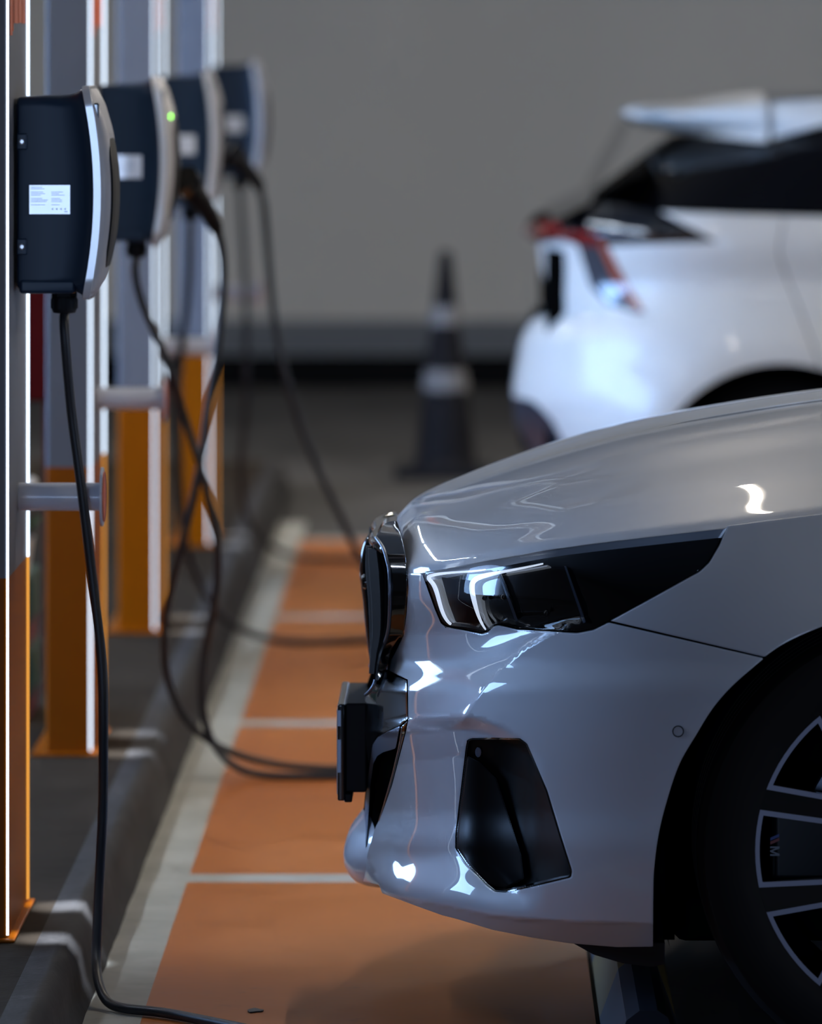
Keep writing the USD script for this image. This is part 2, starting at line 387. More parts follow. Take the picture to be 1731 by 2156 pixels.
# ---------------------------------------------------------------- posts
PXR, PWD = (-.7525, -.777, -.778, -.752), .093
POSTS = [9.25 + 2.4 * k for k in range(4)]
WHERE = ['nearest the camera at the left edge', 'second from the camera, behind the front wallbox', 'third from the camera', 'fourth and farthest from the camera']
PL = ['grey steel post with orange foot cut off by the left edge of the picture', 'grey and orange steel post directly behind the sharp front wallbox', 'grey and orange steel post third in the row, blurred', 'small blurred grey and orange steel post at the far end of the row']
def rounded_column(x0, x1, y0, y1, z0, z1, r):
    pg = shapely.box(x0 + r, y0 + r, x1 - r, y1 - r).buffer(r, quad_segs=6)
    return extrude(pg, z1 - z0, [[1, 0, 0, 0], [0, 1, 0, 0], [0, 0, 1, z0]])
for k, y in enumerate(POSTS):
    x1 = PXR[k]; x0 = x1 - PWD
    t = thing('charger_post', (x0 + PWD / 2, y + .2, .1), PL[k], 'post', 'charger posts along the island')
    obj('column', rounded_column(x0, x1, y, y + .40, .1, 3.28, .007), 'post_paint', t)
    # slim glowing strips along the front and rear edges of the side face; the rear one is orange where the post is
    obj('glow_strip', rounded_column(x1 - .0030, x1 + .0012, y - .0012, y + .004, .11, 3.28, .0018), 'strip_white', t, label='thin white glowing strip along the front edge')
    obj('glow_strip', rounded_column(x1 - .012, x1 + .0036, y + .388, y + .41, .694, 3.28, .003), 'strip_white', t, label='thin white glowing strip along the rear edge')
    obj('glow_strip', rounded_column(x1 - .012, x1 + .0034, y + .388, y + .41, .11, .694, .003), 'strip_orange', t, label='orange lower end of the rear glowing strip')
    obj('base_plate', bx(x0 - .03, x1 + .012, y - .02, y + .43, .1, .106, .003), 'post_paint', t)
    # stub pipe with end disc that carries a coiled cable
    pz = (.81, .822, .80, .828)[k]
    pp = obj('cable_hook', cyl((x1 - .005, y + .22, pz), (x1 + .142, y + .22, pz), .0235, 32), 'pipe_paint', t, label='bluish white stub pipe')
    obj('end_disc', lathe([(0, 0), (.049, 0), (.0495, .002), (.049, .004), (.03, .0045), (0, .0045)], [1, 0, 0], (x1 + .138, y + .22, pz), 40), 'pipe_paint', pp)
    obj('disc_face', lathe([(0, 0), (.042, 0), (.042, .0015), (0, .0015)], [1, 0, 0], (x1 + .1425, y + .22, pz), 40), 'orange_print', pp, label='orange face of the end disc')
    # orange print high on the side face
    for q in ((.035, .085, 1.583, 1.72), (.095, .105, 1.59, 1.72), (.12, .20, 1.603, 1.72), (.21, .28, 1.604, 1.72), (.29, .36, 1.603, 1.72)):
        obj('logo_print', bx(x1 - .001, x1 + .0008, y + q[0], y + q[1], q[2], q[3]), 'orange_print', t, label='orange lettering cut by the top of the picture')
    # unseen arm, added to carry the spots that make the floor patches
    lz = 3.2
    arm = obj('added_lamp_arm', [bx(x1 - .01, x1 + .22, y + .20, y + .24, lz + .02, lz + .05, .004), bx(x1 + .05, x1 + .23, y + .02, y + .42, lz - .02, lz + .03, .006)], 'lamp_body', t)
    obj('added_diffuser', bx(x1 + .06, x1 + .22, y + .03, y + .41, lz - .024, lz - .0205), 'lamp_body', arm)
    for j, dy in enumerate((.03, .37)):
        spot('added_patch_spot_%03d' % (2 * k + j), (x1 + .065, y + dy, lz - .07), (.0, 0, -1), (.80, .88, 1.0), PATCH_SPOT, 1.5)

# ---------------------------------------------------------------- wallboxes
def charger(k):
    y0 = POSTS[k] + .20; ox = (-.747, -.767, -.772, -.745)[k]; oz = (1.321, 1.321, 1.322, 1.338)[k]
    lab = ['dark wallbox charger with white front frame in sharp focus at the left edge', 'blurred wallbox charger with a glowing white label, second in the row', 'third wallbox in the row with a dimmer grey label, half hidden', 'farthest wallbox in the row, standing out against the grey wall'][k]
    t = thing('wallbox_charger', (ox, y0, oz), lab, 'charger', 'wallbox chargers on the posts')
    HZ = .178
    def bulge(z): return .0205 * (1 - np.clip(z / HZ, -1, 1) ** 2)
    def loft(st, mat_, name, parent, label=None, nq=14, cap=(True, True), ang=40):
        """st: rows of (x, half width, z bottom, z top, corner radius, bulge share)."""
        rings = []
        for x, hw, zb, zt, r, bg in st:
            pg = shapely.box(-hw + r, zb + r, hw - r, zt - r).buffer(r, quad_segs=nq)
            c = resample(np.array(pg.exterior.coords), pg.length / 220)[:220]
            a0 = np.argmin(np.hypot(c[:, 0] + hw, c[:, 1])); c = np.roll(c, -a0, 0)
            rings.append(np.column_stack([x + bg * bulge(c[:, 1]), c]))
        n = 220; v = np.vstack(rings); f = []
        for i in range(len(rings) - 1):
            j = np.arange(n); a = i * n + j; b = i * n + (j + 1) % n
            f += [np.stack([a, b, b + n], 1), np.stack([a, b + n, a + n], 1)]
        for e, do in ((0, cap[0]), (len(rings) - 1, cap[1])):
            if not do: continue
            c = rings[e].copy(); prev = e * n; cen = np.array([0, c[:, 1].mean(), c[:, 2].mean()])
            for s_ in (.8, .55, .3):       # keep the bulge across the cap
                q = cen + (c - cen) * s_; q[:, 0] = st[e][0] + st[e][5] * bulge(q[:, 2]); v = np.vstack([v, q]); b0 = len(v) - n
                j = np.arange(n); a = prev + j; b = prev + (j + 1) % n; a2 = b0 + j; b2 = b0 + (j + 1) % n
                f += [np.stack([a, b, b2], 1), np.stack([a, b2, a2], 1)] if e else [np.stack([b, a, b2], 1), np.stack([b2, a, a2], 1)]
                prev = b0
            q = cen.copy(); q[0] = st[e][0] + st[e][5] * bulge(cen[2]); v = np.vstack([v, q]); j = np.arange(n); a = prev + j; b = prev + (j + 1) % n
            f += [np.stack([a, b, np.full(n, len(v) - 1)], 1)] if e else [np.stack([b, a, np.full(n, len(v) - 1)], 1)]
        m = trimesh.Trimesh(v, np.vstack(f), process=False)
        if m.volume < 0: m.invert()
        m.apply_translation([ox, y0, oz]); return obj(name, m, mat_, parent, smooth=ang, label=label)
    h = loft([(0, .086, -.156, .157, .012, 0), (.004, .090, -.160, .160, .014, 0), (.045, .0915, -.160, .162, .016, .25), (.068, .0920, -.160, .1625, .02, .5), (.084, .0937, -.161, .164, .022, .72), (.095, .0962, -.1635, .167, .025, .88), (.103, .0992, -.1675, .171, .028, .97), (.108, .1025, -.172, .175, .03, 1)], 'charger_black', 'housing', t)
    loft([(.1065, .1025, -.174, .176, .03, 1), (.1075, .1045, -.1765, .178, .032, 1), (.1195, .1045, -.1765, .178, .032, 1), (.1205, .1025, -.1745, .176, .032, 1)], 'charger_white', 'front_frame', t, 'white front frame', ang=25)
    loft([(.119, .1015, -.173, .175, .03, 1), (.1235, .098, -.167, .169, .03, 1.15), (.128, .088, -.15, .15, .03, 1.3), (.131, .07, -.12, .12, .03, 1.35)], 'charger_grey', 'front_cover', t, 'grey front cover')
    loft([(.122, .0860, -.128, .095, .04, 1.3), (.1315, .082, -.124, .090, .04, 1.35), (.1335, .06, -.09, .06, .03, 1.38)], 'matt_black', 'front_panel', t, 'black glossy front panel')
    obj('display', bx(ox + .118, ox + .1365, y0 - .0985, y0 - .06, oz + .122, oz + .150, .003), 'gloss_black', t)
    if k in (1, 3):
        obj('status_light', cyl((ox + .139, y0 - .0, oz + .10), (ox + .1435, y0 - .0, oz + .10), .0065, 20) if k == 3 else cyl((ox + .138, y0 - .08, oz + .094), (ox + .1495, y0 - .08, oz + .094), .004, 20), 'led_green' if k == 1 else 'led_blue', t, label='small lit status light')
    yf = y0 - .0918
    lb = obj('label_sticker', bx(ox + .021, ox + .0885, yf - .0012, yf + .001, oz - .034, oz + .014), 'label_foil', t, label='white type label')
    bars = []
    rng = random.Random(3)
    for r_ in range(15):
        z = oz + .0105 - r_ * .00265
        if r_ in (2, 6, 10): continue
        x = ox + .0235
        if r_ < 12: bars.append(bx(x, x + rng.uniform(.016, .028), yf - .0015, yf - .001, z - .0004, z + .0004))
        if 2 < r_ < 12: bars.append(bx(x + .034, x + .034 + rng.uniform(.012, .024), yf - .0015, yf - .001, z - .0004, z + .0004))
    for i_ in range(4):
        bars.append(cyl((ox + .0595 + i_ * .007, yf - .0012, oz - .0255), (ox + .0595 + i_ * .007, yf - .0016, oz - .0255), .0021, 3))
    bars.append(bx(ox + .079, ox + .0845, yf - .0015, yf - .001, oz - .0305, oz - .029))
    obj('print', bars, 'print_grey', lb, smooth=False, label='small grey print, too small to read')
    for sz in (.086, -.088):
        tb = obj('fixing_tab', bx(ox + .0, ox + .0175, yf - .004, yf + .004, oz + sz - .0135, oz + sz + .0135, .0025), 'charger_black', t)
        obj('screw', [lathe([(0, 0), (.0052, 0), (.0048, .0022), (.003, .0026), (.0028, .0012), (0, .0012)], [0, -1, 0], (ox + .009, yf - .004, oz + sz), 20)], 'screw_steel', tb)
    obj('lower_lip', bx(ox + .004, ox + .098, y0 - .0935, y0 + .0935, oz - .166, oz - .142, .006), 'charger_black', t)
    gx, gy = ox + .0745, y0 - .03
    gl = obj('cable_gland', [lathe([(0, 0), (.021, 0), (.021, -.010), (0, -.010)], [0, 0, 1], (gx, gy, oz - .164), 6), lathe([(0, -.009), (.0205, -.009), (.0215, -.012), (.0215, -.028), (.0185, -.036), (.010, -.0375), (0, -.0375)], [0, 0, 1], (gx, gy, oz - .164), 28)], 'matt_black', t)
    for a in np.arange(10) * .6283: obj('gland_rib', bx(gx + .0205 * math.cos(a) - .002, gx + .0205 * math.cos(a) + .002, gy + .0205 * math.sin(a) - .002, gy + .0205 * math.sin(a) + .002, oz - .164 - .029, oz - .164 - .013), 'matt_black', gl)
    return np.array([gx, gy, oz - .2035])
GL = [charger(k) for k in range(4)]

# ---------------------------------------------------------------- charging cables
def cable(pts, r, label, plug=None, start=None):
    w = [P(*q) for q in pts]
    if start is not None: w[0] = np.array(start)
    w = np.array(w); w[:, 2] = np.maximum(w[:, 2], r + .004)
    for q in w:
        if q[0] < -.66: q[2] = max(q[2], .1 + r)
    c = spline(w, 140); c[:, 2] = np.maximum(c[:, 2], r + .0035)
    t = thing('charging_cable', w.mean(0) * [1, 1, 0], label, 'cable', 'charging cables')
    obj('cable', tube(c, r, 14), 'cable_rubber', t, smooth=True)
    if plug:
        q = spline([P(*a) for a in plug], 24)
        rr = np.interp(np.linspace(0, 1, 24), [0, .15, .45, .6, .85, 1], [.030, .029, .021, .019, .016, .011])
        h = obj('plug_handle', tube(q, rr, 18), 'matt_black', t, smooth=True, label='black plug in its holder')
        d = q[1] - q[0]; d /= np.linalg.norm(d)
        obj('plug_collar', cyl(q[0] - d * .012, q[0] + d * .012, .034, 24), 'gloss_black', h)
    return t
R0 = .0082
cable([(133, 640, 9.40), (136, 700, 9.40), (144, 800, 9.41), (152, 880, 9.42), (166, 985, 9.42), (180, 1095, 9.42), (195, 1220, 9.42), (208, 1330, 9.41), (216, 1440, 9.40), (217.5, 1560, 9.38), (217, 1690, 9.35), (211, 1820, 9.32), (205, 1950, 9.28), (202.5, 2020, 9.25), (208, 2070, 9.20), (226, 2108, 9.16), (266, 2133, 9.12), (330, 2149, 9.09), (420, 2168, 9.02), (600, 2210, 8.86), (760, 2255, 8.68)], R0,
      'black charging cable hanging from the sharp front wallbox down to the floor', start=GL[0])
cable([(281, 530, 11.8), (285, 575, 11.8), (300, 640, 11.82), (335, 720, 11.85), (366, 800, 11.87), (392, 890, 11.9), (417, 965, 11.9), (437, 1040, 11.9), (455, 1130, 11.92), (459, 1200, 11.95), (450, 1280, 11.97), (434, 1360, 12.0), (425, 1440, 12.0), (430, 1510, 12.0), (452, 1570, 12.0), (500, 1617, 12.0), (580, 1641, 12.0), (700, 1647, 12.0), (850, 1646, 12.0), (950, 1636, 12.05), (850, 1622, 12.12), (710, 1620, 12.12), (600, 1612, 12.1), (500, 1588, 12.05), (430, 1552, 12.02), (380, 1497, 12.0), (352, 1425, 11.98), (346, 1345, 11.96), (354, 1270, 11.95), (375, 1180, 11.93), (402, 1070, 11.93), (424, 965, 11.93), (440, 850, 11.95), (456, 760, 11.96), (468, 650, 11.97), (471, 570, 11.97), (466, 510, 11.96), (457, 482, 11.95)], R0,
      'looped charging cable crossing over itself, hanging from the second wallbox', plug=[(390, 384, 11.88), (402, 398, 11.89), (420, 420, 11.9), (445, 460, 11.93), (459, 488, 11.95)], start=GL[1])
cable([(396, 450, 14.2), (400, 520, 14.2), (397, 600, 14.2), (388, 690, 14.2), (378, 780, 14.2), (375, 880, 14.22), (377, 980, 14.25), (383, 1080, 14.3), (398, 1170, 14.35), (428, 1245, 14.4), (475, 1305, 14.5), (545, 1340, 14.6), (650, 1355, 14.65), (780, 1360, 14.7), (900, 1352, 14.7), (940, 1335, 14.75), (900, 1310, 14.7), (830, 1270, 14.6), (770, 1195, 14.5), (706, 1065, 14.4), (642, 925, 14.35), (604, 800, 14.3), (582, 700, 14.3), (570, 600, 14.3), (562, 500, 14.3), (555, 430, 14.28), (548, 398, 14.28)], R0 * 1.15,
      'blurred charging cable sagging from the third wallbox towards the car grille', plug=[(488, 327, 14.27), (500, 336, 14.27), (515, 352, 14.27), (538, 380, 14.28), (549, 402, 14.28)], start=GL[2])
cable([(507, 395, 16.6), (510, 470, 16.6), (515, 560, 16.6), (519, 680, 16.6), (519, 800, 16.6), (514, 900, 16.62), (508, 980, 16.65), (513, 1060, 16.7), (540, 1125, 16.8), (600, 1165, 16.9), (680, 1180, 17.0), (760, 1190, 17.0), (860, 1200, 16.9)], R0 * 1.15,
      'farthest and faintest charging cable, hanging straight below the last wallbox', start=GL[3])

# ---------------------------------------------------------------- things behind the posts
def at(px, row, Y): return P(px, row, Y)
YS = 12.75
t = thing('sign_board', (-1.12, YS, .1), 'dark red board on a thin red stand behind the front post', 'sign')
obj('board', bx(-1.34, -.935, YS - .015, YS + .015, .76, 1.30, .006), 'red_paint', t)
obj('leg', bx(-.957, -.930, YS - .012, YS + .012, .1, .78, .003), 'red_paint', t)
obj('leg', bx(-1.335, -1.31, YS - .012, YS + .012, .1, .78, .003), 'red_paint', t)
for k in range(2):
    z0 = .1 + k * .158
    t = thing('crate', (-1.17, 12.35, z0), ['lower dark green crate with a red foot behind the posts', 'upper dark green crate stacked under the plants behind the posts'][k], 'crate', 'green crates behind the posts')
    obj('body', [bx(-1.40, -.945, 12.2, 12.5, z0 + .055, z0 + .157, .006)], 'green_crate', t)
    obj('foot', bx(-1.395, -.95, 12.205, 12.495, z0, z0 + .056, .004), 'red_crate', t)
    for i in range(6): obj('rib', bx(-1.38 + i * .085, -1.365 + i * .085, 12.194, 12.2, z0 + .06, z0 + .15), 'green_crate', t)
rng = np.random.default_rng(4)
for k, (x, y) in enumerate([(-.985, 12.28), (-1.13, 12.40), (-1.28, 12.28)]):
    z0 = .1 + .158 * 2
    t = thing('potted_plant', (x, y, z0), ['small white potted plant nearest the posts on the green crates', 'middle small potted plant on the green crates', 'small potted plant far left on the green crates'][k], 'plant', 'plants on the crates')
    obj('pot', lathe([(0, 0), (.032, 0), (.042, .075), (.045, .08), (.040, .08), (.036, .07), (0, .07)], [0, 0, 1], (x, y, z0), 24), 'pot_white', t)
    lv = []
    for i in range(46):
        a, el, l = rng.uniform(0, 6.28), rng.uniform(.3, 1.4), rng.uniform(.05, .11)
        d = np.array([math.cos(a) * math.cos(el), math.sin(a) * math.cos(el), math.sin(el)]); s = np.cross(d, [0, 0, 1]); s /= np.linalg.norm(s) + 1e-9
        b = np.array([x, y, z0 + .07]); w = l * .18
        n = np.cross(s, d) * .003
        q = np.array([b, b + d * l * .55 + s * w, b + d * l - [0, 0, .02], b + d * l * .55 - s * w, b + d * l * .5 + n])
        lv.append(trimesh.Trimesh(q, [[0, 1, 4], [1, 2, 4], [2, 3, 4], [3, 0, 4], [1, 0, 4], [2, 1, 4], [3, 2, 4], [0, 3, 4]], process=False))
    obj('foliage', lv, 'leaf', t, smooth=False, kind='stuff')
    fl_ = []
    for i in range(5):
        p = np.array([x, y, z0 + .05]) + [rng.uniform(-.05, .05), rng.uniform(-.05, .05), rng.uniform(.08, .17)]
        fl_.append(trimesh.creation.icosphere(1, .014).apply_translation(p))
    obj('flower', fl_, 'pot_white', t, smooth=True, kind='stuff')

# ---------------------------------------------------------------- traffic cone
cx_, cy_ = at(938, 1000, 20.4)[0], 20.4
t = thing('traffic_cone', (cx_, cy_, 0), 'black traffic cone with two pale bands standing by the back wall', 'cone')
def rc(z): return np.interp(z, [.03, .80], [.112, .024])
obj('body', lathe([(0, .03), (.125, .03), (.120, .045), (rc(.06), .06), (rc(.80), .80), (.016, .812), (.0, .812)], [0, 0, 1], (cx_, cy_, 0), 40), 'cone_black', t)
for z0, z1 in ((.31, .385), (.545, .615)):
    obj('reflective_band', lathe([(rc(z0) - .004, z0), (rc(z0) + .004, z0), (rc(z1) + .004, z1), (rc(z1) - .004, z1), (rc(z0) - .004, z0)], [0, 0, 1], (cx_, cy_, 0), 40), 'cone_band', t, label='pale reflective band')
obj('base', extrude(shapely.box(-.15, -.15, .15, .15).buffer(.03), .032, [[1, 0, 0, cx_], [0, 1, 0, cy_], [0, 0, 1, 0.0]]), 'cone_black', t)

# ---------------------------------------------------------------- litter on the bay
c = P(538, 2128, 11900 * 1.573 / (2128 - 82)); a_ = np.linspace(0, 2 * np.pi, 15)[:-1]
fk = Polygon(np.stack([.016 * np.cos(a_) * (1 + .35 * np.sin(3 * a_)), .013 * np.sin(a_)], 1)); fk = shapely.affinity.rotate(fk, 80)
t = thing('leaf_flake', (c[0], c[1], .003), 'dark dry flake lying on the orange paint at the bottom of the picture', 'leaf')
obj('blade', extrude(fk, .002, [[1, 0, 0, c[0]], [0, 1, 0, c[1]], [0, 0, 1, .0034]]), 'cladding', t)

# ---------------------------------------------------------------- wheel stop
def wheel_stop(x0, x1, y0, y1, label):
    t = thing('wheel_stop', ((x0 + x1) / 2, (y0 + y1) / 2, 0), label, 'wheel stop')
    pg = Polygon([(x0, 0), (x1, 0), (x1 - .03, .085), (x1 - .045, .095), (x0 + .05, .095), (x0 + .03, .08)])
    b = extrude(pg, y1 - y0, [[1, 0, 0, 0], [0, 0, 1, y0], [0, 1, 0, 0]])
    obj('block', b, 'stop_paint', t)
wheel_stop(.212, .335, 8.62, 10.35, 'yellow and dark painted wheel stop in the shade under the front car')

def loft4(sections, mt, name, smooth_=40):
    """sections: rows of world points, equal counts."""
    S = np.array(sections); a, b = S.shape[:2]; f = []
    for i in range(a - 1):
        for j in range(b - 1):
            q = i * b + j; f += [[q, q + 1, q + b + 1], [q, q + b + 1, q + b]]
    m = trimesh.Trimesh(S.reshape(-1, 3), f, process=False)
    if m.face_normals[:, 2].mean() < 0: m.invert()
    return m
# ================================================================ the front car
YC, HW = 9.45, .95
contour = pinterp([(1040, 806), (1100, 792), (1200, 772), (1300, 780), (1385, 788), (1460, 762), (1560, 757), (1700, 764), (1790, 748), (1860, 752), (1950, 772), (2010, 800)])
LN, NN = .80, 2.3
def plan(u, L=LN, n=NN, hw=HW):
    u = np.clip(u, 0, L); return hw * (1 - (1 - u / L) ** n) ** (1 / n)
def crease(p0, p1):
    """Signed distance in metres to the left of the line p0 -> p1 (p1 is above p0)."""
    p0, p1 = np.array(p0, float), np.array(p1, float); d = (p1 - p0) / np.linalg.norm(p1 - p0)
    return lambda x, y: -((x - p0[0]) * -d[1] + (y - p0[1]) * d[0]) / 1352
rowB = pinterp([(840, 1520), (985, 1506), (1040, 1521), (1085, 1541), (1130, 1575)])
rowC = pinterp([(770, 1795), (820, 1790), (845, 1803), (960, 1797), (1100, 1880)])
rowE = pinterp([(760, 1872), (805, 1880), (931, 1901), (1038, 1923), (1181, 1934), (1300, 1937), (1390, 1941), (3500, 1941)])
curA_pts = np.array([(985, 1505), (1020, 1455), (1062, 1408), (1110, 1370), (1170, 1335), (1240, 1300)], float)
curA = pinterp([(y, x) for x, y in curA_pts] + [(1600, 930)])
def body(x, y):
    """Depth of the car's near side at a pixel: rounded plan, bowed flank, and the creases of the nose."""
    x, y = np.asarray(x, float), np.asarray(y, float)
    d = YC - plan((x - contour(y)) / 1352)
    up = np.clip((1470 - y) / 380, 0, 1.3); d = d + .085 * up ** 2
    d = d + .020 * np.clip((y - 1470) / 460, 0, 1.2) ** 2
    # crease from the intake's shoulder up under the headlamp: the nose falls away to its left
    la = np.clip((curA(y) - x) / 1352, 0, None) * sstep(1545, 1500, y)
    d = d + .80 * .05 * np.tanh(la / .05) * sstep(0, .008, la) * sstep(1255, 1340, y)
    # below the shoulder the corner is drawn in, then comes out again as a shelf above the lower edge
    wx = sstep(1150, 1010, x)
    under = sstep(0, 1, np.clip((y - rowB(x)) / 34, 0, 1)) * .55 + np.clip((y - rowB(x)) / 90, 0, 1) * .45
    shelf = sstep(-.12, 1.0, (y - rowC(x)) / np.maximum(rowE(x) - rowC(x), 20))
    d = d + wx * (.058 * under * (1 - shelf))
    lf = np.clip(np.interp(y, [1796, 1880], [777, 804]) - x, 0, None) / 1352; d = d + 1.3 * lf * sstep(1790, 1806, y)
    lo = np.clip(y - rowE(x), 0, None) / 1352; d = d + 1.15 * lo * sstep(0, .008, lo)
    # flared lip of the wheel arch
    rr = np.hypot(x - 1957, y - 1800); d = d - .010 * np.exp(-np.clip(rr - 535, 0, None) / 45)
    return d
arch = [(1610, 1385), (1592, 1400), (1536, 1450), (1501, 1491), (1466, 1547), (1430, 1610), (1406, 1680), (1388, 1751), (1380, 1803), (1376, 1856), (1375, 1993)]
arch_top = [(1610, 1383), (1653, 1354), (1731, 1319), (1840, 1283), (1957, 1270), (2074, 1283), (2183, 1319), (2261, 1354), (2304, 1384), (2378, 1450), (2413, 1491), (2448, 1547), (2484, 1610), (2508, 1680), (2526, 1751), (2534, 1803), (2538, 1856), (2540, 1970)]
lamp_low = [(893, 1208), (897, 1224), (917, 1280), (930, 1310), (940, 1318), (976, 1324), (1016, 1332), (1029, 1329), (1042, 1316), (1052, 1314), (1092, 1323), (1174, 1328), (1217, 1331), (1251, 1324), (1284, 1307), (1351, 1270), (1418, 1233), (1472, 1203), (1492, 1184), (1514, 1147), (1530, 1109)]
hood_line = [(856, 1202), (930, 1193), (1009, 1177), (1080, 1164), (1150, 1151), (1250, 1137), (1400, 1119), (1531, 1104), (1731, 1079), (2000, 1050), (2300, 1030), (2640, 1008)]
hood_row = interp(hood_line)
def smooth(pts, n=60):
    pts = np.array(pts, float); d = np.r_[0, np.cumsum(np.linalg.norm(np.diff(pts, axis=0), axis=1))]
    from scipy.interpolate import PchipInterpolator
    return PchipInterpolator(d, pts)(np.linspace(0, d[-1], n)).tolist()
AR, ART = smooth(arch, 70), smooth(arch_top, 110)
side_intake = Polygon([(992, 1554), (1040, 1553), (1095, 1554), (1110, 1565), (1121, 1590), (1153, 1665), (1181, 1758), (1205, 1833), (1203, 1848), (1128, 1866), (1067, 1880), (1042, 1878), (1027, 1866), (981, 1819), (959, 1787), (959, 1758), (967, 1687), (981, 1572), (984, 1558)]).buffer(-6).buffer(6)
bumper_poly = Polygon([(859, 1207), (889, 1208)] + [(x - 1.5, y + 3) for x, y in lamp_low[1:14]] + [(1282, 1311)] + [(1608, 1386)] + AR[1:] + [(1300, 1994), (1199, 1986), (1120, 1974), (1038, 1958), (966, 1936), (931, 1927), (870, 1905), (805, 1881), (798, 1863), (762, 1855), (756, 1852), (773, 1801), (789, 1747), (805, 1712), (825, 1656), (854, 1545), (860, 1516), (859, 1431), (812, 1408), (830, 1379), (850, 1339), (856, 1296), (860, 1240)]).difference(side_intake)
car = thing('sedan', (.7, YC, 0), 'silver white sedan in front with a black kidney grille and slim headlamp', 'car')
guides = [curA_pts, [(840, 1520), (985, 1506), (1040, 1521), (1085, 1541), (1130, 1575)], [(790, 1802), (845, 1803), (960, 1797)], [(805, 1880), (931, 1901), (1038, 1923), (1181, 1934), (1300, 1937), (1372, 1941)]]
def both(name, poly, field, m, parent=None, far=True, label=None, **kw):
    o = obj(name, panel(poly, field, **kw), m, parent or car, label=label)
    if far: obj(name, panel(poly, field, mirror=YC, **kw), m, parent or car)
    return o
bump = both('front_bumper', bumper_poly, body, 'car_paint', r=3.5, step=8, guides=guides)
# headlamp
lamp_poly = Polygon([(x, hood_row(x) + 5.5) for x in (893, 930, 976, 1009, 1080, 1150, 1250, 1400, 1529)] + lamp_low[::-1][1:-1]).buffer(-1.0)
hl = both('headlamp', lamp_poly.buffer(-1), lambda x, y: body(x, y) + .022, 'gloss_black', far=True, r=2, step=16)
def ribbon(pts, w, n=40):
    q = spline(np.array(pts, float), n) if len(pts) > 2 else np.linspace(pts[0], pts[1], n); t = np.gradient(q, axis=0); t /= np.linalg.norm(t, axis=1, keepdims=True)
    o = np.stack([-t[:, 1], t[:, 0]], 1) * np.interp(np.linspace(0, 1, n), np.linspace(0, 1, len(w)), w)[:, None] / 2
    return Polygon(np.vstack([q + o, (q - o)[::-1]]))
in_lamp = lambda o: (lambda x, y: body(x, y) + o)
for pts, w, o in [([(1144, 1187), (1075, 1201), (1026, 1211), (1001, 1220), (994, 1232), (998, 1263), (1009, 1300), (1023, 1326)], [2.5, 3.5, 5, 9, 11, 11, 9, 6, 3], .008),
                  ([(1024, 1199), (976, 1204), (915, 1210), (902, 1216), (911, 1228), (924, 1263), (935, 1296), (950, 1315)], [2, 3, 4, 6, 8, 9, 8, 7, 5], .008)]:
    obj('light_guide', panel(ribbon(pts, w).buffer(.3).intersection(lamp_poly), in_lamp(o), thick=.006, r=1.2, step=6), 'guide', hl, label='hooked light guide with its reflection put in as glow')
for pts in ([(1049, 1201), (1088, 1308)], [(1190, 1192), (1231, 1311)]):
    obj('divider', panel(ribbon(pts, [4, 6]), in_lamp(.010), thick=.006, r=1.2, step=8), 'guide_dim', hl, label='grey upright divider')
obj('inner_panel', panel([(930, 1216), (988, 1222), (990, 1250), (1008, 1312), (960, 1310), (945, 1270)], in_lamp(.016), thick=.004, r=2, step=12), 'lamp_inner', hl)
for x, y in ((1020, 1259), (1061, 1257), (1152, 1290)):
    c = P(x, y, body(x, y) + .012); obj('lens', trimesh.creation.icosphere(2, .0045).apply_translation(c), 'gloss_black', hl, smooth=True)
obj('cover', panel(lamp_poly, body, thick=.004, r=9, step=8), 'lamp_glass', hl, label='clear cover')
# wing, door and the black shell behind the gaps
wing = Polygon([(1286, 1307)] + [(x + 1.5, y + 1) for x, y in lamp_low[15:]] + [(x, y + 4) for x, y in hood_line[7:]] + [(2640, 1965)] + ART[::-1]).buffer(0)
both('front_wing', wing, body, 'car_paint', r=3.5, step=11)
door = [(2648, 1012), (3900, 985), (3900, 1900), (3860, 1960), (2648, 1965)]
both('front_door', door, body, 'car_paint', r=4, step=24)
both('sill', [(2540, 1975), (3900, 1968), (3900, 2015), (2545, 2015)], lambda x, y: body(x, y) + .01, 'gloss_black', r=3, step=24)
shell = Polygon([(868, 1200)] + [(x, y + 6) for x, y in hood_line[1:]] + [(2640, 1960), (2560, 1960)] + [(1957 + (x - 1957) * 1.03, 1800 + (y - 1800) * 1.03) for x, y in ART[::-1]] + [(1957 + (x - 1957) * 1.03, y) for x, y in AR] + [(1360, 1985), (1200, 1975), (1040, 1945), (930, 1912), (815, 1868), (868, 1520)]).buffer(0)
both('inner_shell', shell, lambda x, y: body(x, y) + .09, 'liner_black', r=0, step=12, thick=.0)
# parking sensor in the bumper flank
c = np.array([1428, 1540.]); a = np.linspace(0, 2 * np.pi, 40)
obj('parking_sensor', panel(Polygon(c + np.stack([np.cos(a), np.sin(a)], 1) * 12.5).difference(Polygon(c + np.stack([np.cos(a), np.sin(a)], 1) * 10.3)), lambda x, y: body(x, y) - .0012, thick=.003, r=0, step=5), 'matt_black', bump, label='round parking sensor with a dark gap ring')
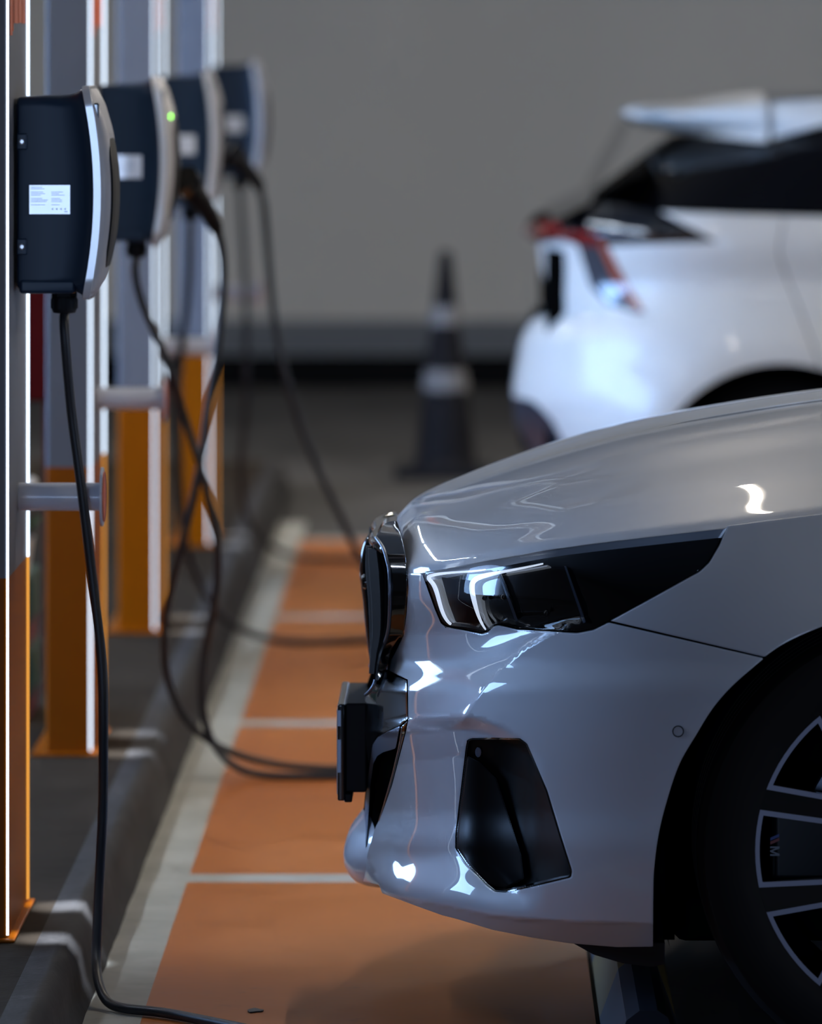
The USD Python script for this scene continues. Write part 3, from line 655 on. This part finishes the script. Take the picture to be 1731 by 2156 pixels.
# side intake
rec = lambda x, y: body(x, y) + .012 + .055 * sstep(0, 1, np.clip((x - 975) / 130, 0, 1)) * sstep(1210, 1120, x) + .0
mat('intake_black', (.003, .003, .004), .3, specular_ior_level=.25)
si = both('side_intake', side_intake.buffer(3), rec, 'intake_black', r=0, step=9, thick=.0)
obj('intake_fin', panel(Polygon([(984, 1590), (1010, 1604), (1046, 1640), (1072, 1720), (1098, 1800), (1104, 1850), (1062, 1872), (1030, 1862), (985, 1816), (962, 1784), (964, 1745)]).buffer(-3).buffer(3), lambda x, y: rec(x, y) - .012 - .00004 * (x - 980), thick=.02, r=4, step=9), 'intake_black', si, label='black inner fin')
obj('intake_lip', panel(side_intake.buffer(1.5).difference(side_intake.buffer(-4)), lambda x, y: body(x, y) + .004, thick=.02, r=1.5, step=6), 'gloss_black', si)
c = np.array([1007, 1584.])
obj('intake_sensor', panel(Polygon(c + np.stack([6.5 * np.cos(a), 11 * np.sin(a)], 1)), lambda x, y: rec(x, y) - .004, thick=.004, r=2, step=5), 'guide_dim', si, label='small bluish grey sensor disc')
# kidney grille
frame_line = np.array(smooth([(791, 1132), (808, 1157), (815, 1180), (820, 1206), (821, 1255), (819, 1313), (814, 1341), (798, 1382), (792, 1411), (790, 1434), (770, 1463)], 60))
outer_line = smooth([(770, 1463), (812, 1410), (829, 1379), (848, 1339), (854, 1296), (857, 1211), (853, 1165), (845, 1131), (833, 1096), (815, 1100), (800, 1115)], 70)
def surr(x, y):
    xo = np.interp(y, [1096, 1131, 1165, 1211, 1296, 1339, 1379, 1410, 1463], [831, 844, 852, 856, 853, 847, 828, 811, 800]); return np.minimum(body(xo, y) + .003 + .0006 * (xo - x) * sstep(1470, 1400, y) + .0022 * (xo - x) * sstep(1400, 1470, y), body(x, y) + .004)
gr = obj('grille_surround', panel(frame_line.tolist() + outer_line, lambda x, y: surr(x, y), r=3, step=7, thick=.09), 'gloss_black', car)
obj('grille_surround', panel(Polygon(frame_line.tolist() + outer_line).buffer(0).intersection(shapely.box(700, 1150, 900, 1500)), lambda x, y: body(x, y) + .002, r=3, step=7, thick=.03, mirror=YC), 'gloss_black', car)
fr_row = interp([(y, x) for x, y in frame_line]); 
front_edge = pinterp([(1132, 790), (1150, 779), (1169, 774.5), (1198, 772), (1263, 779), (1329, 785), (1385, 793)])
rows = np.linspace(1134, 1386, 40)
def grille_pt(k, row):
    """k = 0 on the car's mid line, 1 at the frame."""
    zt = .745 - (row - 1134) / 252 * .205; row = HY + (EYE - zt) * F / (YC - .02 - .29 * k)
    x = front_edge(row) + (fr_row(row) - front_edge(row)) * k ** 2.2; y = YC - .02 - .29 * k
    return P(x, row, y)
back = np.array([[grille_pt(k, r_) + [.018, .0, 0] for k in np.linspace(0, 1, 9)] for r_ in rows]); nb = 9
bf = []
for i in range(len(rows) - 1):
    for j in range(nb - 1):
        q = i * nb + j; bf += [[q, q + 1, q + nb + 1], [q, q + nb + 1, q + nb]]
hd = np.array([grille_pt(k, 1134) + [.004, 0, .006] for k in np.linspace(0, 1, 14)]); hd = np.vstack([hd[::-1], (hd * [1, -1, 1] + [0, 2 * YC, 0])[1:]])
obj('grille_header', sweep(hd, ring(12) * [.010, .010]), 'gloss_black', car, smooth=True)
bk = trimesh.Trimesh(back.reshape(-1, 3), bf, process=False)
obj('grille_backing', [bk, bk.copy().apply_transform(trimesh.transformations.reflection_matrix([0, YC, 0], [0, 1, 0]))], 'liner_black', car, smooth=True)
for k in np.linspace(.06, .93, 8):
    p = np.array([grille_pt(k, r_) for r_ in rows])
    bl = sweep(p, [(-.011, -.003), (.011, -.003), (.012, 0), (.011, .003), (-.011, .003), (-.012, 0)])
    obj('grille_slat', bl, 'piano_black', car)
    bl = bl.copy(); bl.vertices[:, 1] = 2 * YC - bl.vertices[:, 1]; bl.invert(); obj('grille_slat', bl, 'piano_black', car)
fp = P(frame_line[:, 0], frame_line[:, 1], surr(frame_line[:, 0], frame_line[:, 1]) - .002)
obj('grille_frame', tube(fp, .0028, 8), 'trim_grey', car, smooth=True, label='thin bright grille frame')
cr = P(front_edge(rows), rows, YC); obj('grille_bridge', tube(cr, .012, 12), 'gloss_black', car, smooth=True)
fp2 = fp[10:].copy(); fp2[:, 1] = 2 * YC - fp2[:, 1]; obj('grille_frame', tube(fp2, .0028, 8), 'trim_grey', car, smooth=True)
bc = P(771, 1224, YC - .06); obj('camera_pod', lathe([(0, 0), (.013, 0), (.013, .008), (.010, .013), (0, .015)], [-1, 0, -.1], bc + [.006, 0, 0], 24), 'gloss_black', car)
# lead-in between bonnet and grille (built after the bonnet, see nose_lead)
# black nose panel under the grille and the lower intake
nose = [(773, 1461), (809, 1413), (856, 1433), (858, 1513), (844, 1526), (818, 1537), (794, 1550), (783, 1568), (778, 1600), (775, 1622), (766, 1590), (760, 1556), (758.5, 1522), (763, 1478)]
both('nose_panel', nose, lambda x, y: body(x, y) + .004, 'piano_black', r=3, step=6, thick=.02)
trim = [(842, 1529), (818, 1540), (796, 1552), (784, 1570), (777, 1620), (769, 1690), (764, 1790), (770, 1794), (774, 1740), (779, 1660), (786, 1608), (794, 1592), (806, 1584), (833, 1576)]
both('intake_trim', trim, lambda x, y: body(x, y) + .002, 'trim_grey', r=2.5, step=6, thick=.02, label='blue grey trim around the lower intake')
edge_strip = [(858, 1518), (846, 1529), (838, 1580), (818, 1660), (798, 1728), (802, 1718), (824, 1652), (851, 1548)]
both('edge_strip', edge_strip, lambda x, y: body(x, y) - .001, 'gloss_black', r=2, step=6, thick=.02)
fp = curve_on([(846, 1529), (838, 1580), (818, 1660), (798, 1728)], body, 30, -.002)
obj('strip_line', tube(fp, .0011, 6), 'chrome', car, smooth=True)
both('lower_intake', [(860, 1530), (850, 1590), (806, 1712), (772, 1800), (760, 1800), (766, 1700), (776, 1610), (790, 1570), (830, 1545)], lambda x, y: np.minimum(body(x, y) + .05, YC - .01), 'liner_black', r=0, step=8, thick=0)
# lower lip that runs across the nose
sec = np.array([(790, 1700), (772, 1700), (752, 1722), (737, 1744), (727, 1772), (723, 1795), (726, 1819), (738, 1840), (756, 1851), (790, 1853)], float)
sx, sz = (sec[:, 0] - VX) / 1259.3, EYE - (sec[:, 1] - HY) / 1259.3
q = spline(np.stack([sx, sz], 1), 44); wv = np.linspace(-.25, .25, 41); lv = []
for w in wv:
    sh = 1.15 * w * w; lv.append(np.column_stack([q[:, 0] + sh, np.full(44, YC - w), q[:, 1] + .42 * w * w]))
lv = np.array(lv); lf = []
for i in range(40):
    for j in range(43):
        a_ = i * 44 + j; lf += [[a_, a_ + 1, a_ + 45], [a_, a_ + 45, a_ + 44]]
lip = trimesh.Trimesh(lv.reshape(-1, 3), lf, process=False)
if lip.face_normals[:, 0].mean() > 0: lip.invert()
obj('bumper_lip', lip, 'car_paint', car, smooth=True)
# number plate holder
npl = obj('number_plate', bx(-.214, -.2015, 9.285, 9.615, .325, .484, .003), 'gloss_black', car)
obj('plate_face', bx(-.2155, -.2135, 9.295, 9.605, .335, .474), 'label_white', npl, label='pale plate face turned away from the camera')
obj('plate_bracket', [bx(-.202, -.166, 9.30, 9.60, .337, .484, .004), bx(-.203, -.190, 9.289, 9.611, .322, .337, .003)], 'matt_black', npl)
obj('plate_clip', [bx(-.2140, -.2085, 9.2838, 9.286, z0, z1) for z0, z1 in ((.448, .474), (.372, .426))], 'trim_grey', npl)
# bonnet
HX0, HXB = None, 1.15
ns, nt = 90, 45
ex = np.array([p[0] for p in hood_line], float); 
cen = np.array([(832, 1096), (836, 1088), (850, 1072), (866, 1056), (910, 1033), (976, 1008), (1050, 981), (1188, 938), (1326, 902), (1523, 865), (1731, 834), (2100, 795), (2440, 770)], float)
Cw = P(cen[:, 0], cen[:, 1], YC)
hx = np.r_[smooth(hood_line, 400)]; Ew = P(hx[:, 0], hx[:, 1], body(hx[:, 0], hx[:, 1]) + .004)
su = np.linspace(0, 1, ns) ** 1.7
from scipy.interpolate import PchipInterpolator
fC = PchipInterpolator(Cw[:, 0], Cw[:, 2]); fEy, fEz = PchipInterpolator(Ew[:, 0], Ew[:, 1]), PchipInterpolator(Ew[:, 0], Ew[:, 2])
xC = Cw[0, 0] + (HXB - Cw[0, 0]) * su; xE = Ew[0, 0] + (HXB - Ew[0, 0]) * su
tt = 1 - (1 - np.linspace(0, 1, nt)) ** 1.0
tt = np.linspace(0, 1, nt) ** 1.5
def bonnet(du=0.0, lift=0.0):
    G = np.zeros((ns, 2 * nt - 1, 3))
    zC, yE, zE = fC(np.clip(xC, Cw[0, 0], Cw[-1, 0])), fEy(xE), fEz(xE)
    for j, t in enumerate(tt):
        g = 1 - (1 - t) ** 2.35
        y = yE + (YC - yE) * t; x = xE + (xC - xE) * t
        dome = .009 * sstep(.38, .56, t) - .004 * sstep(.80, .98, t) + .004 * sstep(.08, .2, t)
        z = zE + (zC - zE) * g + (dome - .012 * g) * sstep(0, .25, su)
        if t < .03: z = z - (.03 - t) / .03 * .006
        G[:, j] = np.stack([x, y, z], 1); G[:, 2 * nt - 2 - j] = np.stack([x, 2 * YC - y, z], 1)
    return G
G = bonnet(); n2 = 2 * nt - 1
gu, gv = np.gradient(G, axis=0), np.gradient(G, axis=1)
nrm = np.cross(gu, gv); nrm /= np.linalg.norm(nrm, axis=2, keepdims=True)
if nrm[..., 2].mean() < 0: nrm = -nrm
I, J = np.meshgrid(np.arange(ns - 1), np.arange(n2 - 1), indexing='ij'); a_ = (I * n2 + J).ravel()
hf = np.vstack([np.stack([a_, a_ + n2, a_ + n2 + 1], 1), np.stack([a_, a_ + n2 + 1, a_ + 1], 1)])
hv, hn = G.reshape(-1, 3), nrm.reshape(-1, 3)
f0 = np.cross(hv[hf[0, 1]] - hv[hf[0, 0]], hv[hf[0, 2]] - hv[hf[0, 0]])
if f0[2] < 0: hf = hf[:, ::-1]
# turned-down edge
rim = np.r_[np.arange(n2), n2 * np.arange(1, ns) + n2 - 1, (ns - 1) * n2 + np.arange(n2 - 2, -1, -1), n2 * np.arange(ns - 2, 0, -1)]
up = hv[rim]; cenp = hv.mean(0); inw = (cenp - up) * [1, 1, 0]; inw /= np.linalg.norm(inw, axis=1, keepdims=True); lo = up + inw * .006 - [0, 0, .014]
m_ = len(rim); k_ = np.arange(m_); c3 = (k_ + 1) % m_; sf = np.vstack([np.stack([k_, c3, c3 + m_], 1), np.stack([k_, c3 + m_, k_ + m_], 1)]); sv = np.vstack([up, lo]); sn = np.vstack([-inw, -inw])
f0 = np.cross(sv[sf[:, 1]] - sv[sf[:, 0]], sv[sf[:, 2]] - sv[sf[:, 0]]); fl2 = (f0 * sn[sf[:, 0]]).sum(1) < 0; sf[fl2] = sf[fl2][:, ::-1]
obj('bonnet', (np.vstack([hv, sv]), np.vstack([hf, sf + len(hv)]), np.vstack([hn, sn])), 'car_paint', car)
obj('engine_bay', [bx(.28, 1.1, YC - .62, YC + .62, .45, .64), bx(.0, .3, YC - .36, YC + .36, .3, .62)], 'liner_black', car)
yB = G[0, :, 1]; fx, fz = PchipInterpolator(yB, G[0, :, 0]), PchipInterpolator(yB, G[0, :, 2])
lead = []
for h in hd:
    yb = np.clip(YC + (h[1] - YC) * 1.08, yB[0], yB[-1]); b = np.array([fx(yb) + .012, yb, fz(yb) - .007])
    lead.append([h + [.0, 0, .008], h * .62 + b * .38 + [-.004, 0, .006], h * .3 + b * .7 + [-.002, 0, .003], b])
obj('nose_lead', loft4(lead, '', ''), 'gloss_black', car, smooth=True, label='black lead-in between bonnet and grille')
# cabin, simple, beyond the right edge of the picture
def across(x, z, hw, crown, n=15):
    w = np.linspace(-1, 1, n); return np.column_stack([np.full(n, x) + .10 * w ** 2, YC + w * hw, z + crown * (1 - w ** 2)])
obj('windscreen', loft4([across(1.10, .965, .74, .04), across(1.45, 1.17, .68, .03), across(1.85, 1.38, .60, .03)], 'tinted_glass', ''), 'tinted_glass', car, smooth=40)
obj('roof', loft4([across(1.85, 1.385, .62, .03), across(2.3, 1.455, .60, .04), across(3.0, 1.45, .58, .04), across(3.6, 1.32, .60, .03), across(4.15, 1.02, .70, .03), across(4.6, .98, .75, .02)], 'car_paint', ''), 'car_paint', car, smooth=40)
sg = np.array([[(1.22, 8.62, .93), (1.95, 8.80, 1.40), (3.0, 8.82, 1.46), (3.75, 8.78, 1.32), (4.2, 8.62, .98), (1.22, 8.60, .90)]])[0]
for s_ in (0, 1):
    v = sg.copy(); 
    if s_: v[:, 1] = 2 * YC - v[:, 1]
    m = trimesh.Trimesh(np.vstack([v, v.mean(0)]), [[i, (i + 1) % 6, 6] for i in range(6)], process=False); 
    obj('side_window', [m, (lambda q: (q.invert(), q)[1])(m.copy().apply_translation([0, (.02, -.02)[s_], 0]))], 'tinted_glass', car, smooth=False)
obj('rear_body', [bx(2.05, 4.2, 8.56, 10.34, .25, .90, .1), bx(3.6, 4.62, 8.60, 10.30, .35, 1.0, .12)], 'car_paint', car)
obj('underbody', bx(.32, 4.4, 8.80, 10.10, .17, .24, .02), 'liner_black', car)
both('undertray', [(1200, 1982), (1250, 2010), (1310, 2028), (1372, 2036), (1400, 2030), (1400, 1985)], lambda x, y: body(x, 1990) + .05, 'matt_black', r=3, step=12, thick=.06)
# wheels
WR = .350
def wheel(x, y, z, sgn):
    """sgn = -1: outer face towards the camera."""
    ax = [0, -sgn, 0]
    c = (x, y, z)
    tyre = obj('wheel', lathe([(.262, -.010), (.276, -.004), (.292, .0), (.318, -.002), (.338, -.012), (.347, -.030), (.350, -.05), (.350, -.20), (.345, -.222), (.30, -.245), (.262, -.235)], [0, sgn, 0], c, 96), 'rubber', car, smooth=35)
    gro = [lathe([(.3495, h), (.3512, h), (.3512, h - .022), (.3495, h - .022)], [0, sgn, 0], c, 96) for h in (-.055, -.095, -.135, -.175)]
    obj('tread_rib', gro, 'rubber', tyre)
    obj('rim_barrel', lathe([(.272, -.006), (.264, -.012), (.258, -.03), (.245, -.20), (.235, -.20), (.235, -.195), (.255, -.03)], [0, sgn, 0], c, 96), 'gloss_black', tyre)
    obj('brake_disc', lathe([(0, -.10), (.185, -.10), (.185, -.125), (0, -.125)], [0, sgn, 0], c, 64), 'trim_grey', tyre)
    T = [[1, 0, 0, x], [0, 0, sgn * -1.0, y], [0, 1, 0, z]]
    if sgn > 0: T = [[1, 0, 0, x], [0, 0, -1.0, y], [0, 1, 0, z]]
    def pol(r, d): return (-r * math.cos(math.radians(d)), r * math.sin(math.radians(d)))
    face, frames_ = shapely.Point(0, 0).buffer(.266, quad_segs=40), []
    for k in range(5):
        for kind in (0, 1):
            if kind == 0:
                q = [pol(.262, d) for d in np.linspace(-12, 13.5, 12)] + [(-.075, .036), (-.075, -.046)]
            else:
                q = [pol(.262, d) for d in np.linspace(21, 51, 12)] + [pol(.165, 44.5), pol(.165, 27.5)]
            pg = shapely.affinity.rotate(Polygon(q), 72 * k, origin=(0, 0))
            frames_.append(pg.buffer(.001).difference(pg.buffer(-.0068, join_style='mitre'))); face = face.difference(pg.buffer(-.004))
    D = -.014
    def place(pg, h0, h1):
        hs = sgn
        A = [[1, 0, 0, x], [0, 0, hs, y + hs * h0], [0, 1, 0, z]]
        return extrude(pg, h1 - h0, A)
    obj('rim_face', place(face, -.05, D), 'gloss_black', tyre)
    for pg in frames_: obj('spoke_edge', place(pg, D - .004, D + .003), 'machined', tyre)
    obj('hub_cap', lathe([(0, D + .004), (.032, D + .004), (.034, D), (.034, D - .02), (0, D - .02)], [0, sgn, 0], c, 40), 'gloss_black', tyre)
    return tyre
wx_, wz_, wy_ = P(1957, 1800, 8.525)[0], .350, 8.53
for x in (wx_, wx_ + 2.995):
    w0 = wheel(x, wy_, wz_, -1); wheel(x, 2 * YC - wy_, wz_, 1)
    cal = obj('brake_caliper', bx(x - .235, x - .14, wy_ + .058, wy_ + .105, wz_ - .055, wz_ + .062, .012), 'caliper_blue', car)
    if x == wx_:
        tx = meshkit.text_mesh('M', .0135, .001, bold=True); tx.apply_translation([-tx.bounds[1][0] / 2, 0, 0])
        tx.apply_transform([[0, 1, 0, x - .2505 + .0], [0, 0, -1, wy_ + .0565], [-1, 0, 0, wz_ - .006], [0, 0, 0, 1]])
        ox_ = np.array([.012, 0, 0]); obj('badge_letter', tx.apply_translation([.014, 0, 0]), 'logo_white', cal, smooth=False)
        for i, mname in ((0, 'logo_red'), (1, 'logo_blue')):
            pg = Polygon([(0, 0), (.0135, .006), (.0135, .0105), (0, .0045)]); z0 = wz_ + .003 + i * .006
            obj('badge_stripe', extrude(pg, .001, [[1, 0, 0, x - .2365], [0, 0, -1, wy_ + .0575], [0, 1, 0, z0]]), mname, cal, smooth=False)
    for s_ in (0, 1):
        a2 = np.linspace(-.36, np.pi + .36, 40); Rl = .416
        y0, y1 = (8.57, 8.95) if s_ == 0 else (2 * YC - 8.95, 2 * YC - 8.57)
        p0 = np.column_stack([x - Rl * np.cos(a2), np.full(40, y0), .345 + Rl * np.sin(a2)]); p1 = p0 + [0, y1 - y0, 0]
        lf_ = [[i, i + 1, i + 41] for i in range(39)] + [[i, i + 41, i + 40] for i in range(39)]
        ln = trimesh.Trimesh(np.vstack([p0, p1]), lf_, process=False)
        yb = y1 if s_ == 0 else y0
        wall = [bx(x - .40, x + .40, yb - .005, yb + .005, .36, .76), bx(x - .424, x - .38, min(y0, y1) + (.07 if s_ == 0 else 0), max(y0, y1) - (.07 if s_ else 0), .20, .42)]
        obj('arch_liner', [ln] + wall, 'liner_black', car, smooth=True)

# ================================================================ the white hatchback behind
Y2, H2, S2 = 16.52, .92, 763.0
hatch = thing('hatchback', (1.2, Y2, 0), 'blurred white hatchback with a black roof and split rear spoiler in the background', 'car')
cont2 = pinterp([(380, 1180), (440, 1135), (470, 1112), (495, 1108), (513, 1131), (560, 1137), (659, 1128), (678, 1112), (714, 1094), (757, 1088), (797, 1080), (835, 1077), (880, 1083), (935, 1105), (1000, 1140)])
def body2(x, y):
    x, y = np.asarray(x, float), np.asarray(y, float)
    d = Y2 - plan((x - cont2(y)) / S2, .62, 2.7, H2)
    d = d + .10 * np.clip((560 - y) / 200, 0, 2) ** 2
    # haunch over the wheel, hollow flank under the lamp
    rr = np.hypot(x - 1645, y - 1060); d = d - .05 * np.exp(-((rr - 300) / 110) ** 2) + .03 * np.exp(-((y - 600) / 60) ** 2) * sstep(1150, 1350, x)
    d = d + .03 * np.exp(-((y - 665) / 34) ** 2) * sstep(1330, 1200, x) - .008 * np.exp(-((y - 730) / 50) ** 2) * sstep(1300, 1150, x)
    d = d + .9 * np.clip(y - 850, 0, None) / S2 * sstep(1230, 1100, x)
    return d
def green(x, y):
    """Depth of the glasshouse, leaning inwards to the roof."""
    x, y = np.asarray(x, float), np.asarray(y, float)
    left = np.interp(y, [200, 245, 284, 426, 470], [1290, 1300, 1395, 1215, 1150])
    return Y2 - plan((x - left) / S2, .9, 2.4, .86) + .30 * np.clip((470 - y) / 260, 0, 1.2)
def both2(name, poly, field, m, label=None, r=4, step=9, thick=.02, far=True):
    o = obj(name, panel(poly, field, thick=thick, r=r, step=step, px_m=S2), m, hatch, label=label)
    if far: obj(name, panel(poly, field, thick=thick, r=r, step=step * 1.6, mirror=Y2, px_m=S2), m, hatch)
    return o
a2 = np.radians(np.linspace(188, 352, 60)); arch2 = [(1648 + 292 * math.cos(t_), 1062 + 296 * math.sin(t_)) for t_ in a2]
lamp2 = [(1176, 486), (1239, 486), (1275, 505), (1302, 564), (1358, 659), (1342, 660), (1279, 643), (1243, 603), (1227, 552), (1216, 517), (1180, 502)]
bodypoly = Polygon([(1133, 513), (1180, 503), (1287, 518), (1509, 509), (1400, 450), (1390, 445), (1560, 452), (1731, 456), (2100, 462), (2100, 1062), (1940, 1062)] + arch2[::-1] + [(1359, 1050), (1230, 1000), (1184, 927), (1164, 887), (1125, 846), (1080, 834), (1083, 797), (1091, 757), (1098, 714), (1117, 678), (1156, 659), (1150, 600), (1140, 560)]).difference(Polygon(lamp2)).buffer(0)
seam = LineString(smooth([(1654, 440), (1648, 480), (1641, 525), (1656, 580), (1681, 643), (1702, 700), (1722, 756), (1735, 800)], 40)).buffer(1.6)
for g_ in sorted(getattr(bodypoly.difference(seam), 'geoms', [bodypoly]), key=lambda g: g.bounds[0]):
    both2('body_side' if g_.bounds[0] < 1500 else 'rear_door', g_, body2, 'hatch_paint', step=10, r=3)
both2('plate_recess', [(1137, 562), (1150, 600), (1157, 661), (1143, 661)], lambda x, y: body2(x, y) + .02, 'liner_black', r=0, thick=.02)
tl = both2('tail_lamp', lamp2, lambda x, y: body2(x, y) - .003, 'tail_dark', 'dark tail lamp with red edge', r=3)
obj('lamp_bar', panel([(1176, 487), (1239, 487), (1273, 506), (1262, 520), (1216, 515), (1180, 501)], lambda x, y: body2(x, y) - .006, r=2, step=8, px_m=S2), 'tail_red', tl)
obj('lamp_edge', panel([(1262, 520), (1273, 508), (1301, 564), (1356, 656), (1338, 652), (1290, 584)], lambda x, y: body2(x, y) - .006, r=2, step=8, px_m=S2), 'tail_orange', tl)
both2('tail_lip', [(1102, 490), (1110, 478), (1150, 466), (1178, 468), (1178, 502), (1134, 512), (1112, 500)], lambda x, y: np.minimum(body2(x, y), 16.5) - .004, 'tail_red', 'red light strip under the tail spoiler', r=3)
both2('tail_spoiler', [(1180, 466), (1240, 428), (1300, 430), (1386, 446), (1450, 477), (1506, 507), (1287, 517), (1240, 484), (1180, 484)], lambda x, y: body2(x, y) - .004, 'gloss_black', 'black tail spoiler wedge', r=4)
both2('lower_cladding', [(1080, 836), (1125, 848), (1164, 889), (1184, 929), (1200, 960), (1130, 970), (1098, 930), (1084, 882)], lambda x, y: body2(x, y) + .004, 'cladding', r=4)
both2('side_glass', [(1239, 428), (1330, 352), (1417, 284), (1606, 300), (1731, 266), (2100, 240), (2600, 262), (2950, 470), (2100, 458), (1731, 454), (1560, 449), (1390, 444), (1300, 431)], green, 'tinted_glass', r=3, step=14)
both2('roof_spoiler', [(1303, 243), (1330, 235), (1440, 236), (1530, 227), (1618, 217), (1618, 296), (1606, 299), (1500, 288), (1405, 276), (1340, 262)], lambda x, y: green(x, y) - .03, 'hatch_paint', 'white roof spoiler end', r=6)
both2('roof_rail', [(1627, 216), (1731, 209), (2100, 188), (2600, 205), (2620, 258), (2100, 238), (1731, 264), (1627, 292)], lambda x, y: green(x, y) - .02, 'hatch_paint', r=4, step=14)
def across2(px, row, Yn, crown, n=17):
    p = P(px, row, Yn); w = np.linspace(-1, 1, n); hw = Y2 - p[1]
    return np.column_stack([np.full(n, p[0]), Y2 + w * hw, p[2] + crown * (1 - w ** 2)])
gy = lambda x, y: float(green(x, y)) - .01
obj('spoiler_top', loft4([across2(1306, 240, gy(1330, 236) + .1, .010), across2(1360, 232, gy(1400, 232), .012), across2(1440, 234, gy(1440, 232), .016), across2(1530, 225, gy(1530, 227), .024), across2(1616, 216, gy(1618, 217), .024)], '', ''), 'hatch_paint', hatch, smooth=40, label='white spoiler top')
obj('spoiler_inset', loft4([across2(1440, 232, gy(1440, 232) + .06, .010), across2(1530, 222, gy(1530, 227) + .05, .012), across2(1616, 213, gy(1618, 217) + .05, .016)], '', ''), 'gloss_black', hatch, smooth=40)
obj('roof', loft4([across2(1622, 215, gy(1622, 217), .022), across2(1731, 207, gy(1731, 209), .022), across2(2100, 186, gy(2100, 190), .04), across2(2500, 195, gy(2100, 190), .05)], '', ''), 'gloss_black', hatch, smooth=40, label='black roof')
obj('rear_window', loft4([across2(1330, 262, 15.95, .0), across2(1240, 428, 15.85, .02), across2(1160, 466, 15.78, .02)], '', ''), 'tinted_glass', hatch, smooth=40)
obj('inner_shell', [bx(P(1420, 600, 15.9)[0], P(2500, 600, 15.9)[0], 15.80, 17.24, .70, 1.02), bx(P(1150, 600, 16)[0], P(1400, 600, 16)[0], 15.95, 17.1, .40, .98)], 'liner_black', hatch)
x2, z2 = P(1648, 1040, 15.75)[0], .33
for s_, y in ((-1, 15.70), (1, 2 * Y2 - 15.70)):
    w_ = obj('wheel', lathe([(.22, -.010), (.25, 0), (.29, -.004), (.32, -.03), (.325, -.06), (.325, -.18), (.29, -.21), (.22, -.2)], [0, s_, 0], (x2, y, z2), 48), 'rubber', hatch)
    obj('rim', lathe([(0, -.03), (.10, -.03), (.22, -.012), (.225, -.02), (.225, -.19), (0, -.19)], [0, s_, 0], (x2, y, z2), 40), 'trim_grey', w_)
    a3 = np.linspace(-.2, np.pi + .2, 30); Rl = .378; y0, y1 = (15.66, 16.1) if s_ < 0 else (2 * Y2 - 16.1, 2 * Y2 - 15.66)
    p0 = np.column_stack([x2 - Rl * np.cos(a3), np.full(30, y0), .30 + Rl * np.sin(a3)]); p1 = p0 + [0, y1 - y0, 0]
    yb = y1 if s_ < 0 else y0
    obj('arch_liner', [trimesh.Trimesh(np.vstack([p0, p1]), [[i, i + 1, i + 31] for i in range(29)] + [[i, i + 31, i + 30] for i in range(29)], process=False), bx(x2 - .38, x2 + .38, yb - .005, yb + .005, .2, .70)], 'liner_black', hatch, smooth=True)
obj('underbody', bx(P(1180, 900, 15.8)[0], 3.6, 15.75, 17.29, .2, .36, .03), 'liner_black', hatch)
both2('front_half', [(2104, 462), (3300, 520), (3900, 600), (3950, 900), (3850, 1060), (2104, 1062)], lambda x, y: body2(2100, y) + .15 * np.clip((np.asarray(x) - 3300) / 650, 0, 1) ** 2, 'hatch_paint', step=40)
obj('front_wheel', lathe([(0, 0), (.22, 0), (.29, -.004), (.325, -.06), (.325, -.18), (.29, -.21), (0, -.2)], [0, -1, 0], (x2 + 2.7, 15.62, z2), 40), 'rubber', hatch)
obj('front_wheel', lathe([(0, 0), (.22, 0), (.29, -.004), (.325, -.06), (.325, -.18), (.29, -.21), (0, -.2)], [0, 1, 0], (x2 + 2.7, 2 * Y2 - 15.62, z2), 40), 'rubber', hatch)
